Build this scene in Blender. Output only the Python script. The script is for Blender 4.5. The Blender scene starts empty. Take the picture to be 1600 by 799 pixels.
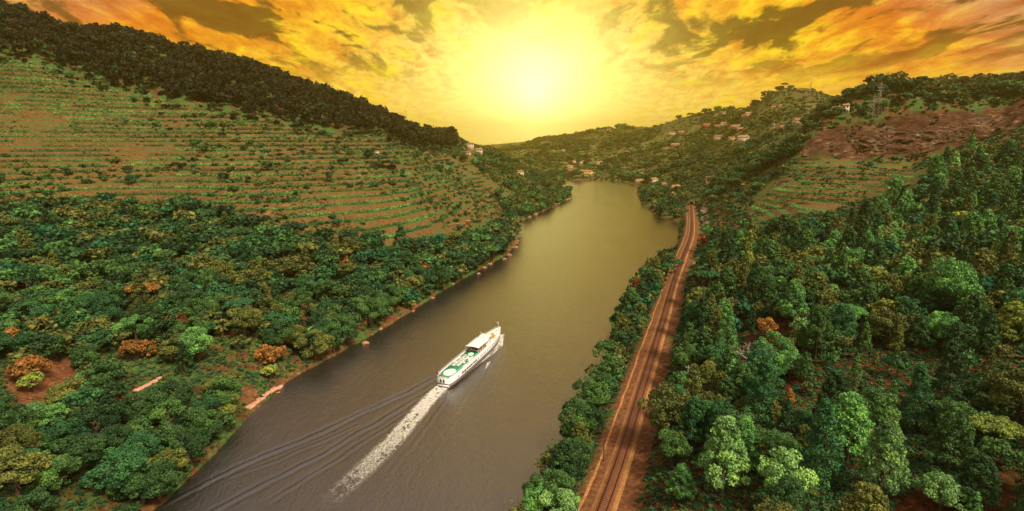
import bpy, math, random, time
import numpy as np
from mathutils import Vector
T0 = time.time()
rad = math.radians
scn = bpy.context.scene
COL = scn.collection
rng = np.random.default_rng(7)
random.seed(7)

# ------------------------------------------------------------------ camera
F = 850.0
HC = 80.0
PITCH = math.atan(174.5 / F)
cam_d = bpy.data.cameras.new('camera')
cam_d.sensor_width = 36.0
cam_d.lens = 36.0 * F / 1600.0
cam_d.clip_start = 0.5
cam_d.clip_end = 20000.0
cam = bpy.data.objects.new('camera', cam_d)
cam.location = (0, 0, HC)
cam.rotation_euler = (math.pi / 2 - PITCH, 0, 0)
COL.objects.link(cam)
scn.camera = cam

# ------------------------------------------------------------------ colour management
scn.view_settings.view_transform = 'Standard'
scn.view_settings.look = 'None'
scn.view_settings.exposure = 0.45
scn.view_settings.gamma = 1.0

SUN_EL, SUN_AZ = 52.0, 138.0      # degrees; azimuth measured from +Y (upstream) towards +X
sun_d = bpy.data.lights.new('sun', 'SUN')
sun_d.energy = 3.6
sun_d.angle = rad(16)
sun_d.color = (1.0, 0.90, 0.70)
sun = bpy.data.objects.new('sun', sun_d)
sv = Vector((math.sin(rad(SUN_AZ)) * math.cos(rad(SUN_EL)), math.cos(rad(SUN_AZ)) * math.cos(rad(SUN_EL)), math.sin(rad(SUN_EL))))
sun.rotation_euler = sv.to_track_quat('Z', 'Y').to_euler()
COL.objects.link(sun)


class NT:
    """tiny node helper"""
    def __init__(s, tree):
        s.t = tree
        s.n = tree.nodes
        s.l = tree.links
    def new(s, typ, **kw):
        n = s.n.new(typ)
        for k, v in kw.items():
            setattr(n, k, v)
        return n
    def put(s, sock, v):
        if hasattr(v, 'is_output'):
            s.l.new(v, sock)
        elif v is not None:
            if isinstance(v, tuple) and len(v) == 3 and sock.type == 'RGBA':
                v = (*v, 1.0)
            sock.default_value = v
    def math(s, op, a, b=None, c=None, clamp=False):
        n = s.new('ShaderNodeMath', operation=op, use_clamp=clamp)
        s.put(n.inputs[0], a); s.put(n.inputs[1], b)
        if c is not None: s.put(n.inputs[2], c)
        return n.outputs[0]
    def vmath(s, op, a, b=None):
        n = s.new('ShaderNodeVectorMath', operation=op)
        s.put(n.inputs[0], a)
        if b is not None: s.put(n.inputs[1], b)
        return n.outputs['Value'] if op in ('DOT_PRODUCT', 'LENGTH') else n.outputs[0]
    def mix(s, f, a, b, blend='MIX', clamp=False):
        n = s.new('ShaderNodeMix', data_type='RGBA', blend_type=blend)
        n.clamp_factor = True
        s.put(n.inputs[0], f); s.put(n.inputs[6], a); s.put(n.inputs[7], b)
        return n.outputs[2]
    def noise(s, vec, scale, detail=4, rough=0.5, dist=0.0, lac=2.0):
        n = s.new('ShaderNodeTexNoise')
        if vec is not None: s.l.new(vec, n.inputs['Vector'])
        n.inputs['Scale'].default_value = scale
        n.inputs['Detail'].default_value = detail
        n.inputs['Roughness'].default_value = rough
        n.inputs['Lacunarity'].default_value = lac
        n.inputs['Distortion'].default_value = dist
        return n.outputs['Fac']
    def ramp(s, f, stops, interp='LINEAR'):
        n = s.new('ShaderNodeValToRGB')
        s.put(n.inputs[0], f)
        cr = n.color_ramp
        cr.interpolation = interp
        while len(cr.elements) < len(stops):
            cr.elements.new(0.5)
        for e, (p, c) in zip(cr.elements, stops):
            e.position = p
            e.color = c if len(c) == 4 else (*c, 1.0)
        return n.outputs[0]
    def mrange(s, v, a, b, c=0.0, d=1.0, smooth=True):
        n = s.new('ShaderNodeMapRange')
        n.interpolation_type = 'SMOOTHSTEP' if smooth else 'LINEAR'
        s.put(n.inputs[0], v)
        for i, q in enumerate((a, b, c, d)):
            n.inputs[1 + i].default_value = q
        return n.outputs[0]
    def scale(s, vec, v3, rot=(0, 0, 0)):
        n = s.new('ShaderNodeMapping')
        s.l.new(vec, n.inputs[0])
        n.inputs['Scale'].default_value = v3
        n.inputs['Rotation'].default_value = rot
        return n.outputs[0]


# ------------------------------------------------------------------ world: daylight sky + evening cloud colours
def pix_dir(u, v):
    cx = (u - 800.0) / F
    cy = (399.5 - v) / F
    cp, sp = math.cos(PITCH), math.sin(PITCH)
    return np.array([cx, cp + cy * sp, -sp + cy * cp])

world = bpy.data.worlds.new('World')
scn.world = world
world.use_nodes = True
W = NT(world.node_tree)
W.n.clear()
wout = W.new('ShaderNodeOutputWorld')
sky = W.new('ShaderNodeTexSky', sky_type='NISHITA')
sky.sun_disc = False
sky.sun_elevation = rad(SUN_EL)
sky.sun_rotation = rad(SUN_AZ)
sky.air_density = 1.0
sky.dust_density = 2.0
bg1 = W.new('ShaderNodeBackground')
bg1.inputs['Strength'].default_value = 0.10
tc = W.new('ShaderNodeTexCoord')
D3 = tc.outputs['Generated']
sep = W.new('ShaderNodeSeparateXYZ')
W.l.new(D3, sep.inputs[0])
dz = sep.outputs[2]
gd = pix_dir(835, 150); gd = gd / np.linalg.norm(gd)
glow_dot = W.vmath('DOT_PRODUCT', D3, tuple(float(q) for q in gd))
ang = W.math('DEGREES', W.math('ARCCOSINE', W.math('MINIMUM', glow_dot, 0.99999)))   # angle from the glow
dzp = W.math('MAXIMUM', dz, 0.0)
tint = W.mix(W.mrange(dzp, 0.22, 0.75), (0.20, 0.08, 0.004), (1.0, 0.92, 0.78))
W.l.new(W.mix(1.0, sky.outputs[0], tint, 'MULTIPLY'), bg1.inputs[0])
den = W.math('ADD', dzp, 0.17)
comb = W.new('ShaderNodeCombineXYZ')
W.l.new(W.math('DIVIDE', sep.outputs[0], den), comb.inputs[0])
W.l.new(W.math('DIVIDE', sep.outputs[1], den), comb.inputs[1])
P = comb.outputs[0]
ange = W.math('ADD', W.math('ADD', ang, W.math('MULTIPLY', W.mrange(dzp, 0.10, 0.28), W.mrange(W.math('ABSOLUTE', sep.outputs[0]), 0.10, 0.60, 5.0, 18.0))), W.math('MULTIPLY', W.mrange(sep.outputs[0], 0.30, 0.80), 9.0))
base = W.ramp(W.math('DIVIDE', ange, 90.0), [
    (0.00, (1.9, 1.65, 0.52)), (0.05, (1.65, 1.38, 0.42)), (0.11, (1.30, 1.04, 0.26)), (0.18, (1.12, 0.80, 0.12)), (0.25, (1.08, 0.66, 0.045)), (0.34, (1.02, 0.48, 0.02)),
    (0.46, (0.92, 0.26, 0.02)), (0.64, (0.62, 0.42, 0.25)), (1.0, (0.52, 0.50, 0.45))])
base = W.mix(W.mrange(dzp, 0.30, 0.75), base, (0.58, 0.54, 0.46))
# pale band along the horizon
hz = W.mrange(dzp, 0.0, 0.16, 1.0, 0.0)
hz_az = W.mrange(ang, 12.0, 75.0, 1.0, 0.0)
base = W.mix(W.math('MULTIPLY', W.math('MULTIPLY', hz, hz_az), 0.85), base, (1.12, 0.88, 0.16))
n1 = W.noise(W.scale(P, (1.25, 0.62, 1), (0, 0, 0.12)), 2.6, 12, 0.60, 0.45)
n2 = W.noise(W.scale(P, (1.35, 0.60, 1), (0, 0, -0.10)), 4.4, 12, 0.62, 0.55)
n3 = W.noise(W.scale(P, (1.25, 0.80, 1), (0, 0, 0.25)), 10.0, 10, 0.66, 0.5)
up = W.mrange(dzp, 0.07, 0.16)
away = W.mrange(ang, 2.0, 16.0)
gap = W.math('MULTIPLY', W.mrange(n1, 0.485, 0.56), W.math('MULTIPLY', up, away))
shade = W.math('MULTIPLY', W.mrange(n2, 0.46, 0.68), W.math('MULTIPLY', W.mrange(dzp, 0.03, 0.14), away))
# sunlit cloud tops
hl = W.math('MULTIPLY', W.mrange(n2, 0.52, 0.36), W.math('MULTIPLY', away, W.mrange(ang, 55.0, 20.0)))
c = W.mix(W.math('MULTIPLY', hl, 0.80), base, (1.15, 0.88, 0.03))
c = W.mix(W.math('MULTIPLY', shade, 0.88), c, W.ramp(W.math('DIVIDE', ang, 60.0), [(0.1, (0.95, 0.46, 0.04)), (0.4, (0.74, 0.21, 0.015)), (0.75, (0.36, 0.045, 0.010)), (1.0, (0.38, 0.14, 0.06))]))
c = W.mix(W.math('MULTIPLY', gap, 0.92), c, W.ramp(W.math('DIVIDE', ang, 60.0), [(0.1, (0.50, 0.38, 0.05)), (0.35, (0.12, 0.07, 0.008)), (0.8, (0.16, 0.045, 0.015)), (1.0, (0.20, 0.13, 0.09))]))
fine = W.math('MULTIPLY', W.mrange(n3, 0.40, 0.66), W.math('MULTIPLY', away, 0.62))
c = W.mix(fine, c, W.mix(1.0, c, (0.80, 0.46, 0.30), 'MULTIPLY'))
glow = W.math('POWER', 2.718, W.math('DIVIDE', ang, -4.2))
c = W.mix(1.0, c, W.mix(glow, (0.0, 0.0, 0.0), (1.6, 1.5, 0.62)), 'ADD')
bg2 = W.new('ShaderNodeBackground')
W.l.new(c, bg2.inputs[0])
bg2.inputs['Strength'].default_value = 0.70
addw = W.new('ShaderNodeAddShader')
W.l.new(bg1.outputs[0], addw.inputs[0]); W.l.new(bg2.outputs[0], addw.inputs[1])
W.l.new(addw.outputs[0], wout.inputs[0])
world.cycles.sampling_method = 'MANUAL'
world.cycles.sample_map_resolution = 512
scn.cycles.max_bounces = 5
scn.cycles.diffuse_bounces = 2
scn.cycles.glossy_bounces = 2
scn.cycles.transmission_bounces = 2
scn.cycles.volume_bounces = 0
scn.cycles.transparent_max_bounces = 4
scn.cycles.use_denoising = True


# ------------------------------------------------------------------ terrain heights
def unproj_D(u, v, D):
    d = pix_dir(u, v)
    t = D / d[1]
    return (t * d[0], D, HC + t * d[2])

def unproj_z(u, v, z=0.0):
    d = pix_dir(u, v)
    t = (z - HC) / d[2]
    return (t * d[0], t * d[1], z)

S = 4.0 / 3.0
C1 = []       # (u, v, D)
def colm(u, *vd):
    for v, D in vd:
        C1.append((u, v, D * S))
colm(0, (799, 65), (700, 80), (600, 100), (500, 130), (450, 155), (400, 185), (350, 220), (300, 260), (250, 300), (200, 330), (150, 350), (90, 370), (22, 410))
colm(200, (799, 75), (700, 90), (600, 115), (500, 145), (450, 175), (400, 210), (350, 255), (300, 290), (250, 330), (200, 365), (135, 400), (64, 450))
colm(400, (560, 130), (500, 150), (450, 175), (400, 205), (350, 245), (300, 290), (260, 330), (225, 370), (180, 410), (112, 480))
colm(500, (530, 160), (450, 184), (400, 214), (350, 257), (300, 304), (260, 350), (225, 398), (197, 430), (150, 515))
colm(600, (480, 180), (450, 195), (400, 225), (350, 270), (300, 320), (260, 370), (225, 430), (215, 450), (182, 550))
colm(700, (420, 235), (385, 265), (350, 310), (300, 400), (260, 500), (235, 600), (214, 700))
colm(770, (385, 300), (350, 370), (320, 430), (290, 520), (260, 620), (238, 800), (231, 850))
colm(820, (325, 470), (300, 560), (280, 680), (262, 850))
colm(870, (300, 680)); colm(860, (290, 720))
colm(860, (275, 1000)); colm(920, (272, 980), (262, 1100)); colm(900, (245, 1400)); colm(850, (240, 1500), (225, 2000), (217, 2300))
colm(800, (233, 2200)); colm(760, (236, 2100)); colm(920, (225, 1600), (208, 2000))
colm(980, (280, 930), (262, 1050), (240, 1250), (215, 1600), (201, 1800))
colm(1050, (330, 480), (310, 570), (292, 700), (270, 820), (245, 1000), (220, 1200), (190, 1400))
colm(1120, (400, 250), (350, 340), (320, 410)); colm(1130, (300, 480), (280, 560), (260, 680), (240, 820), (215, 1000), (182, 1200), (174, 1250))
colm(1200, (900, 50), (799, 62), (700, 75), (600, 94), (500, 125), (450, 150), (400, 185), (350, 235), (300, 320), (270, 400), (245, 520), (220, 700), (190, 850), (165, 950), (151, 1000))
colm(1250, (139, 1050)); colm(1300, (151, 1050))
colm(1350, (799, 58), (600, 88), (500, 115), (400, 175), (340, 230), (300, 280), (258, 345), (170, 500), (153, 800))
colm(1500, (799, 56), (600, 84), (500, 108), (400, 150), (330, 200), (270, 260), (232, 320), (160, 450), (135, 750))
colm(1600, (799, 55), (600, 80), (500, 102), (400, 140), (300, 210), (240, 270), (200, 320), (168, 380), (150, 480), (127, 600))
for u, b, tp in ((1270, 243, 213), (1350, 248, 198), (1430, 242, 189), (1500, 224, 182), (1560, 207, 181)):
    colm(u, (b, 372), (tp, 384))
pts = [unproj_D(*q) for q in C1]
# track bed at 8 m
TRACK_PX = [(905, 880), (940, 799), (975, 700), (1005, 600), (1036, 500), (1053, 440), (1068, 400), (1081, 360), (1080, 320)]
TRZ = 8.0
track_w = [unproj_z(u, v, TRZ) for u, v in TRACK_PX]
pts += track_w
for (x, y, z) in track_w[1:8]:
    pts.append((x + 9, y, z + 2.5))
# sides and behind, out of frame
for (u, v, D) in list(C1):
    x, y, z = unproj_D(u, v, D)
    if u == 0:
        pts.append((x - 0.5 * y, y, z + 12)); pts.append((x - 1.1 * y, y * 0.95, z + 20))
    if u == 1600:
        pts.append((x + 0.5 * y, y, z + 14)); pts.append((x + 1.1 * y, y, z + 30))
SKYL = [(0, 22, 410), (200, 64, 450), (400, 112, 480), (500, 150, 515), (600, 182, 550), (700, 214, 700), (770, 231, 850), (850, 217, 2300), (920, 208, 2000),
        (980, 201, 1800), (1050, 190, 1400), (1130, 174, 1250), (1200, 151, 1000), (1250, 139, 1050), (1300, 151, 1050), (1350, 153, 800), (1500, 135, 750), (1600, 127, 600)]
for (u, v, D) in SKYL:
    x, y, z = unproj_D(u, v, D * S)
    k = 1.22
    pts.append((x * k, y * k, z * (0.80 if u < 780 else 0.9)))
    if D < 1500 and u < 800:
        pts.append((x * 2.2, y * 2.2, min(z * 0.5, 60)))
for th in (-1.5, -1, -0.6, -0.25, 0, 0.25, 0.6, 1.0, 1.5):
    pts.append((th * 5500, 5500, 20))
for x, y, z in ((-90, 20, 12), (-200, 30, 40), (50, 10, 8), (90, 20, 22), (200, 30, 40)):
    pts.append((x, y, z))
pts = np.array(pts, float)
K0 = 40.0
def fan(x, y):
    return np.stack([x / (y + K0), np.log(y + K0) * 0.9], -1)
cen = fan(pts[:, 0], pts[:, 1])
def tpsk(r2):
    return r2 * np.log(r2 + 1e-12)
n = len(pts)
Kmat = tpsk(((cen[:, None] - cen[None]) ** 2).sum(-1)) + np.eye(n) * 2e-5
Pm = np.hstack([np.ones((n, 1)), cen])
A = np.zeros((n + 3, n + 3)); A[:n, :n] = Kmat; A[:n, n:] = Pm; A[n:, :n] = Pm.T
# heights are interpolated as z / (y + K0) so that near and far detail keep one scale
rhs = np.zeros(n + 3); rhs[:n] = (pts[:, 2] - HC) / (pts[:, 1] + K0)
wts = np.linalg.solve(A, rhs)
def tps(x, y):
    q = fan(x, y); out = np.empty(len(q))
    for i in range(0, len(q), 20000):
        s = q[i:i + 20000]
        r2 = ((s[:, None, :] - cen[None]) ** 2).sum(-1)
        out[i:i + 20000] = tpsk(r2) @ wts[:n] + wts[n] + s @ wts[n + 1:]
    return out * (y + K0) + HC

LSH = [(240, 799), (300, 745), (345, 700), (385, 655), (440, 605), (480, 578), (520, 557), (560, 536), (610, 508), (650, 482), (700, 450), (750, 422), (790, 400),
       (806, 384), (812, 362), (818, 344), (850, 330), (890, 311), (893, 302), (880, 292), (872, 285.5), (880, 282.6)]
RSH = [(930, 281.8), (965, 283), (998, 290), (994, 302), (1003, 322), (1028, 338), (1056, 346), (1062, 356), (1058, 378), (1042, 398), (1005, 428), (978, 468), (958, 508),
       (947, 550), (936, 590), (915, 628), (892, 662), (878, 700), (868, 738), (850, 768), (815, 799)]
river = [unproj_z(u, v)[:2] for u, v in LSH] + [unproj_z(u, v)[:2] for u, v in RSH]
p0, p1 = np.array(river[0]), np.array(river[1]); river.insert(0, tuple(p0 + (p0 - p1) * 6))
p0, p1 = np.array(river[-1]), np.array(river[-2]); river.append(tuple(p0 + (p0 - p1) * 7))
river = np.array(river)

def inside(poly, x, y):
    poly = np.asarray(poly); r = np.zeros(len(x), bool)
    x0, y0 = poly[-1]
    for x1, y1 in poly:
        c = (y0 > y) != (y1 > y)
        with np.errstate(divide='ignore', invalid='ignore'):
            r ^= c & (x < (x1 - x0) * (y - y0) / (y1 - y0 + 1e-30) + x0)
        x0, y0 = x1, y1
    return r
def dist_line(line, x, y, closed=False):
    line = np.asarray(line)
    best = np.full(len(x), 1e18)
    m = len(line)
    for i in range(m if closed else m - 1):
        a = line[i]; b = line[(i + 1) % m]; ab = b - a
        t = np.clip(((x - a[0]) * ab[0] + (y - a[1]) * ab[1]) / (ab @ ab + 1e-12), 0, 1)
        d = (x - a[0] - t * ab[0]) ** 2 + (y - a[1] - t * ab[1]) ** 2
        best = np.minimum(best, d)
    return np.sqrt(best)
def smooth(a, b, x):
    t = np.clip((x - a) / (b - a), 0, 1); return t * t * (3 - 2 * t)

def vnoise(x, y, sc, seed):
    """value noise, vectorised"""
    x = x / sc + seed * 17.3; y = y / sc - seed * 9.7
    xi = np.floor(x).astype(np.int64); yi = np.floor(y).astype(np.int64)
    fx = x - xi; fy = y - yi
    fx = fx * fx * (3 - 2 * fx); fy = fy * fy * (3 - 2 * fy)
    def h(a, b):
        n_ = (a * 374761393 + b * 668265263 + seed * 1442695041) & 0xffffffff
        n_ = ((n_ ^ (n_ >> 13)) * 1274126177) & 0xffffffff
        return ((n_ ^ (n_ >> 16)) & 0xffff) / 65535.0
    return (h(xi, yi) * (1 - fx) + h(xi + 1, yi) * fx) * (1 - fy) + (h(xi, yi + 1) * (1 - fx) + h(xi + 1, yi + 1) * fx) * fy
def fbm(x, y, sc, seed, o=4):
    s = 0; a = 1; t = 0
    for i in range(o):
        s = s + a * vnoise(x, y, sc / 2 ** i, seed + i); t += a; a *= 0.5
    return s / t

def track_curve():
    P_ = np.array(track_w)[:, :2]
    out = []
    m = len(P_)
    for i in range(m - 1):
        a = P_[max(i - 1, 0)]; b = P_[i]; c_ = P_[i + 1]; d = P_[min(i + 2, m - 1)]
        for t in np.linspace(0, 1, 24, endpoint=False):
            out.append(0.5 * ((2 * b) + (-a + c_) * t + (2 * a - 5 * b + 4 * c_ - d) * t * t + (-a + 3 * b - 3 * c_ + d) * t ** 3))
    out.append(P_[-1])
    out = np.array(out)
    # resample at 0.65 m
    seg = np.r_[0, np.cumsum(np.linalg.norm(np.diff(out, axis=0), axis=1))]
    s = np.arange(0, seg[-1], 0.65)
    return np.stack([np.interp(s, seg, out[:, 0]), np.interp(s, seg, out[:, 1])], 1)
TRK = track_curve()
TRKc = TRK[::12]

def base_h(x, y):
    z = tps(x, y)
    ins = inside(river, x, y)
    d = dist_line(river, x, y, True)
    sc = np.clip(y / 150.0, 0.6, 5.0)
    land = np.maximum(z, 0.8 + 0.02 * d)
    wob = (vnoise(x, y, 9.0, 3) - 0.5) * 1.6
    low = np.minimum(0.15 + 0.38 * np.maximum(d + wob * 2, 0.0), 3.2)
    k = smooth(2.0 * sc, 16.0 * sc, d)
    zl = low * (1 - k) + land * k
    zl = zl + (fbm(x, y, 28.0, 11) - 0.5) * 3.2 * k * np.clip(y / 250, 0.5, 3)
    zr = -np.minimum(0.5 + d * 0.25, 6.0)
    z = np.where(ins, zr, zl)
    # railway bench: flat for 6 m either side
    near = (y < 720) & (x > 0) & (x < 220)
    dt = np.full(len(x), 1e9)
    if near.any():
        dt[near] = dist_line(TRKc, x[near], y[near])
    kb = 1 - smooth(4.6, 11.0, dt)
    z = np.where(ins & (dt > 5.5), z, z * (1 - kb) + (TRZ - 0.75) * kb)
    return z, d, ins, dt

# fan grid
NC, NR = 760, 900
th = np.linspace(-1.55, 1.55, NC)
b0, b1 = math.log(0 + K0), math.log(4600 + K0)
bb = np.linspace(b0, b1, 4000)
yy = np.exp(bb) - K0
dens = 1.0 + 2.6 * np.exp(-((np.log(yy + K0) - math.log(440)) / 0.42) ** 2)
cd = np.cumsum(dens); cd = (cd - cd[0]) / (cd[-1] - cd[0])
GB = np.interp(np.linspace(0, 1, NR), cd, bb)
GY = np.exp(GB) - K0
XX = th[None, :] * (GY[:, None] + K0)
YY = np.repeat(GY[:, None], NC, 1)
Z0, DR, INS, DT = base_h(XX.ravel(), YY.ravel())
Z0 = Z0.reshape(NR, NC); DR = DR.reshape(NR, NC); INS = INS.reshape(NR, NC); DT = DT.reshape(NR, NC)
print('terrain', round(time.time() - T0, 1))

def lookup(Zg, x, y):
    x = np.asarray(x, float); y = np.asarray(y, float)
    c_ = (x / (y + K0) - th[0]) / (th[1] - th[0])
    r = np.interp(np.log(y + K0), GB, np.arange(NR))
    c_ = np.clip(c_, 0, NC - 1.001); r = np.clip(r, 0, NR - 1.001)
    ci = c_.astype(int); ri = r.astype(int); fc = c_ - ci; fr = r - ri
    return (Zg[ri, ci] * (1 - fc) + Zg[ri, ci + 1] * fc) * (1 - fr) + (Zg[ri + 1, ci] * (1 - fc) + Zg[ri + 1, ci + 1] * fc) * fr

TS = np.exp(np.linspace(math.log(50), math.log(5000), 2500))
def cast(u, v):
    """point of the ground seen in direction u, v"""
    d = pix_dir(u, v); Yt = TS
    X = d[0] / d[1] * Yt; Zr = HC + d[2] / d[1] * Yt
    g = lookup(Z0, X, Yt) - Zr
    i = np.argmax(g > 0) if (g > 0).any() else len(Yt) - 1
    if i > 0 and g[i] > 0:
        f = g[i - 1] / (g[i - 1] - g[i]); Yv = Yt[i - 1] + f * (Yt[i] - Yt[i - 1])
    else:
        Yv = Yt[i]
    X = d[0] / d[1] * Yv
    return np.array([X, Yv, float(lookup(Z0, X, Yv))])
def wpoly(px):
    return np.array([cast(u, v)[:2] for u, v in px])

# ------------------------------------------------------------------ land cover areas (ground polygons)
VIN_L = wpoly([(-120, 100), (0, 98), (125, 120), (240, 152), (360, 178), (450, 195), (550, 212), (625, 228), (700, 238), (765, 252), (800, 290), (795, 332), (745, 368), (640, 384), (545, 386), (470, 366), (400, 342), (300, 312), (150, 305), (0, 312), (-120, 312)])
VIN_R = wpoly([(1125, 345), (1118, 322), (1165, 285), (1205, 262), (1250, 250), (1330, 254), (1425, 252), (1428, 285), (1320, 318), (1290, 335), (1200, 345)])
CLIFF = wpoly([(1252, 244), (1300, 248), (1350, 252), (1430, 246), (1500, 228), (1560, 211), (1620, 205)])
CLIFF = np.vstack([CLIFF, np.array([unproj_D(u, 200, D * S)[:2] for u, D in ((1640, 388), (1560, 390), (1500, 388), (1430, 388), (1350, 388), (1262, 384))])])
fx, fy = XX.ravel(), YY.ravel()
mL = inside(VIN_L, fx, fy).reshape(NR, NC)
mR = inside(VIN_R, fx, fy).reshape(NR, NC)
mC = inside(CLIFF, fx, fy).reshape(NR, NC)
def blur(m, k=2):
    m = m.astype(float)
    for _ in range(k):
        m = (m + np.roll(m, 1, 0) + np.roll(m, -1, 0) + np.roll(m, 1, 1) + np.roll(m, -1, 1)) / 5
    return m
sL, sR, sC = blur(mL, 3), blur(mR, 3), blur(mC, 3)
DIRT_L = wpoly([(385, 640), (480, 572), (540, 540), (600, 500), (690, 440), (660, 440), (560, 470), (470, 520), (380, 560), (300, 590), (120, 640), (20, 665), (0, 560), (120, 560), (250, 575), (330, 600)])
sD = blur(inside(DIRT_L, fx, fy).reshape(NR, NC), 3)

VSTEP = 3.7
def terraced(z, step, k):
    q = z / step; fl = np.floor(q); fr = q - fl
    return (fl + smooth(0.62, 0.98, fr) + 0.10 * fr * (fr < .62)) * step * k + z * (1 - k)
ZT = Z0.copy()
ZT = np.where(sL > 0.01, terraced(Z0, VSTEP, 0.85 * sL), ZT)
ZT = np.where(sR > 0.01, terraced(Z0, 3.0, 0.85 * sR), ZT)
# far valley sides are terraced too, more faintly
farm = smooth(520, 700, YY) * (1 - sL) * (~INS) * (fbm(fx, fy, 160, 5).reshape(NR, NC) > 0.47)
ZT = np.where(farm > 0.01, terraced(Z0, 5.5, 0.7 * farm), ZT)
# rock face relief
ro = (fbm(fx, fy * 2.5, 14, 21, 5).reshape(NR, NC) - 0.5)
ZT = ZT + sC * (ro * 13.0 + 3.0 * (fbm(fx, fy, 4.0, 22, 3).reshape(NR, NC) - .5))
rgh = (fbm(fx, fy, 3.2, 31, 3).reshape(NR, NC) - 0.5)
ZT = ZT + rgh * 0.7 * smooth(5, 14, DT) * (~INS) * (1 - smooth(250, 500, YY)) * (1 - sL)

def mesh_obj(name, verts, faces, mat=None, parent=None, link=True, smooth_sh=False, mats=None, midx=None):
    me = bpy.data.meshes.new(name)
    verts = np.ascontiguousarray(verts, dtype=np.float32).reshape(-1, 3)
    if isinstance(faces, np.ndarray):
        nf, k = faces.shape
        me.vertices.add(len(verts)); me.vertices.foreach_set('co', verts.ravel())
        me.loops.add(nf * k); me.loops.foreach_set('vertex_index', np.ascontiguousarray(faces, dtype=np.int32).ravel())
        me.polygons.add(nf); me.polygons.foreach_set('loop_start', np.arange(0, nf * k, k, dtype=np.int32))
        try: me.polygons.foreach_set('loop_total', np.full(nf, k, dtype=np.int32))
        except Exception: pass
        if smooth_sh: me.polygons.foreach_set('use_smooth', np.ones(nf, bool))
        if midx is not None: me.polygons.foreach_set('material_index', np.asarray(midx, dtype=np.int32))
        me.update(calc_edges=True)
    else:
        me.from_pydata([tuple(v) for v in verts], [], faces)
        if midx is not None: me.polygons.foreach_set('material_index', np.asarray(midx, dtype=np.int32))
        if smooth_sh: me.polygons.foreach_set('use_smooth', np.ones(len(faces), bool))
        me.update()
    for m in (mats or ([mat] if mat else [])):
        me.materials.append(m)
    ob = bpy.data.objects.new(name, me)
    if link: COL.objects.link(ob)
    if parent is not None: ob.parent = parent
    return ob
def empty(name, loc=(0, 0, 0), rz=0.0, sc=1.0):
    o = bpy.data.objects.new(name, None)
    o.empty_display_size = 0.5
    o.location = loc; o.rotation_euler = (0, 0, rz); o.scale = (sc, sc, sc)
    COL.objects.link(o)
    return o
def tag(o, label=None, cat=None, group=None, kind=None):
    if label: o['label'] = label
    if cat: o['category'] = cat
    if group: o['group'] = group
    if kind: o['kind'] = kind
    return o

# ------------------------------------------------------------------ materials
def newmat(name):
    m = bpy.data.materials.new(name); m.use_nodes = True
    t = NT(m.node_tree)
    b = t.n['Principled BSDF']
    return m, t, b
def plain(name, col, rough=0.6, spec=0.4, nscale=3.0, var=0.25, metal=0.0, bump=0.0):
    m, t, b = newmat(name)
    co = t.new('ShaderNodeTexCoord').outputs['Object']
    nz = t.noise(co, nscale, 5, 0.6)
    lo = tuple(q * (1 - var) for q in col); hi = tuple(min(q * (1 + var), 1) for q in col)
    t.l.new(t.ramp(nz, [(0.3, lo), (0.7, hi)]), b.inputs['Base Color'])
    b.inputs['Roughness'].default_value = rough
    b.inputs['Specular IOR Level'].default_value = spec
    b.inputs['Metallic'].default_value = metal
    if bump:
        bp = t.new('ShaderNodeBump'); bp.inputs['Strength'].default_value = bump
        bp.inputs['Distance'].default_value = 0.05
        t.l.new(nz, bp.inputs['Height']); t.l.new(bp.outputs[0], b.inputs['Normal'])
    return m

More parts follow.
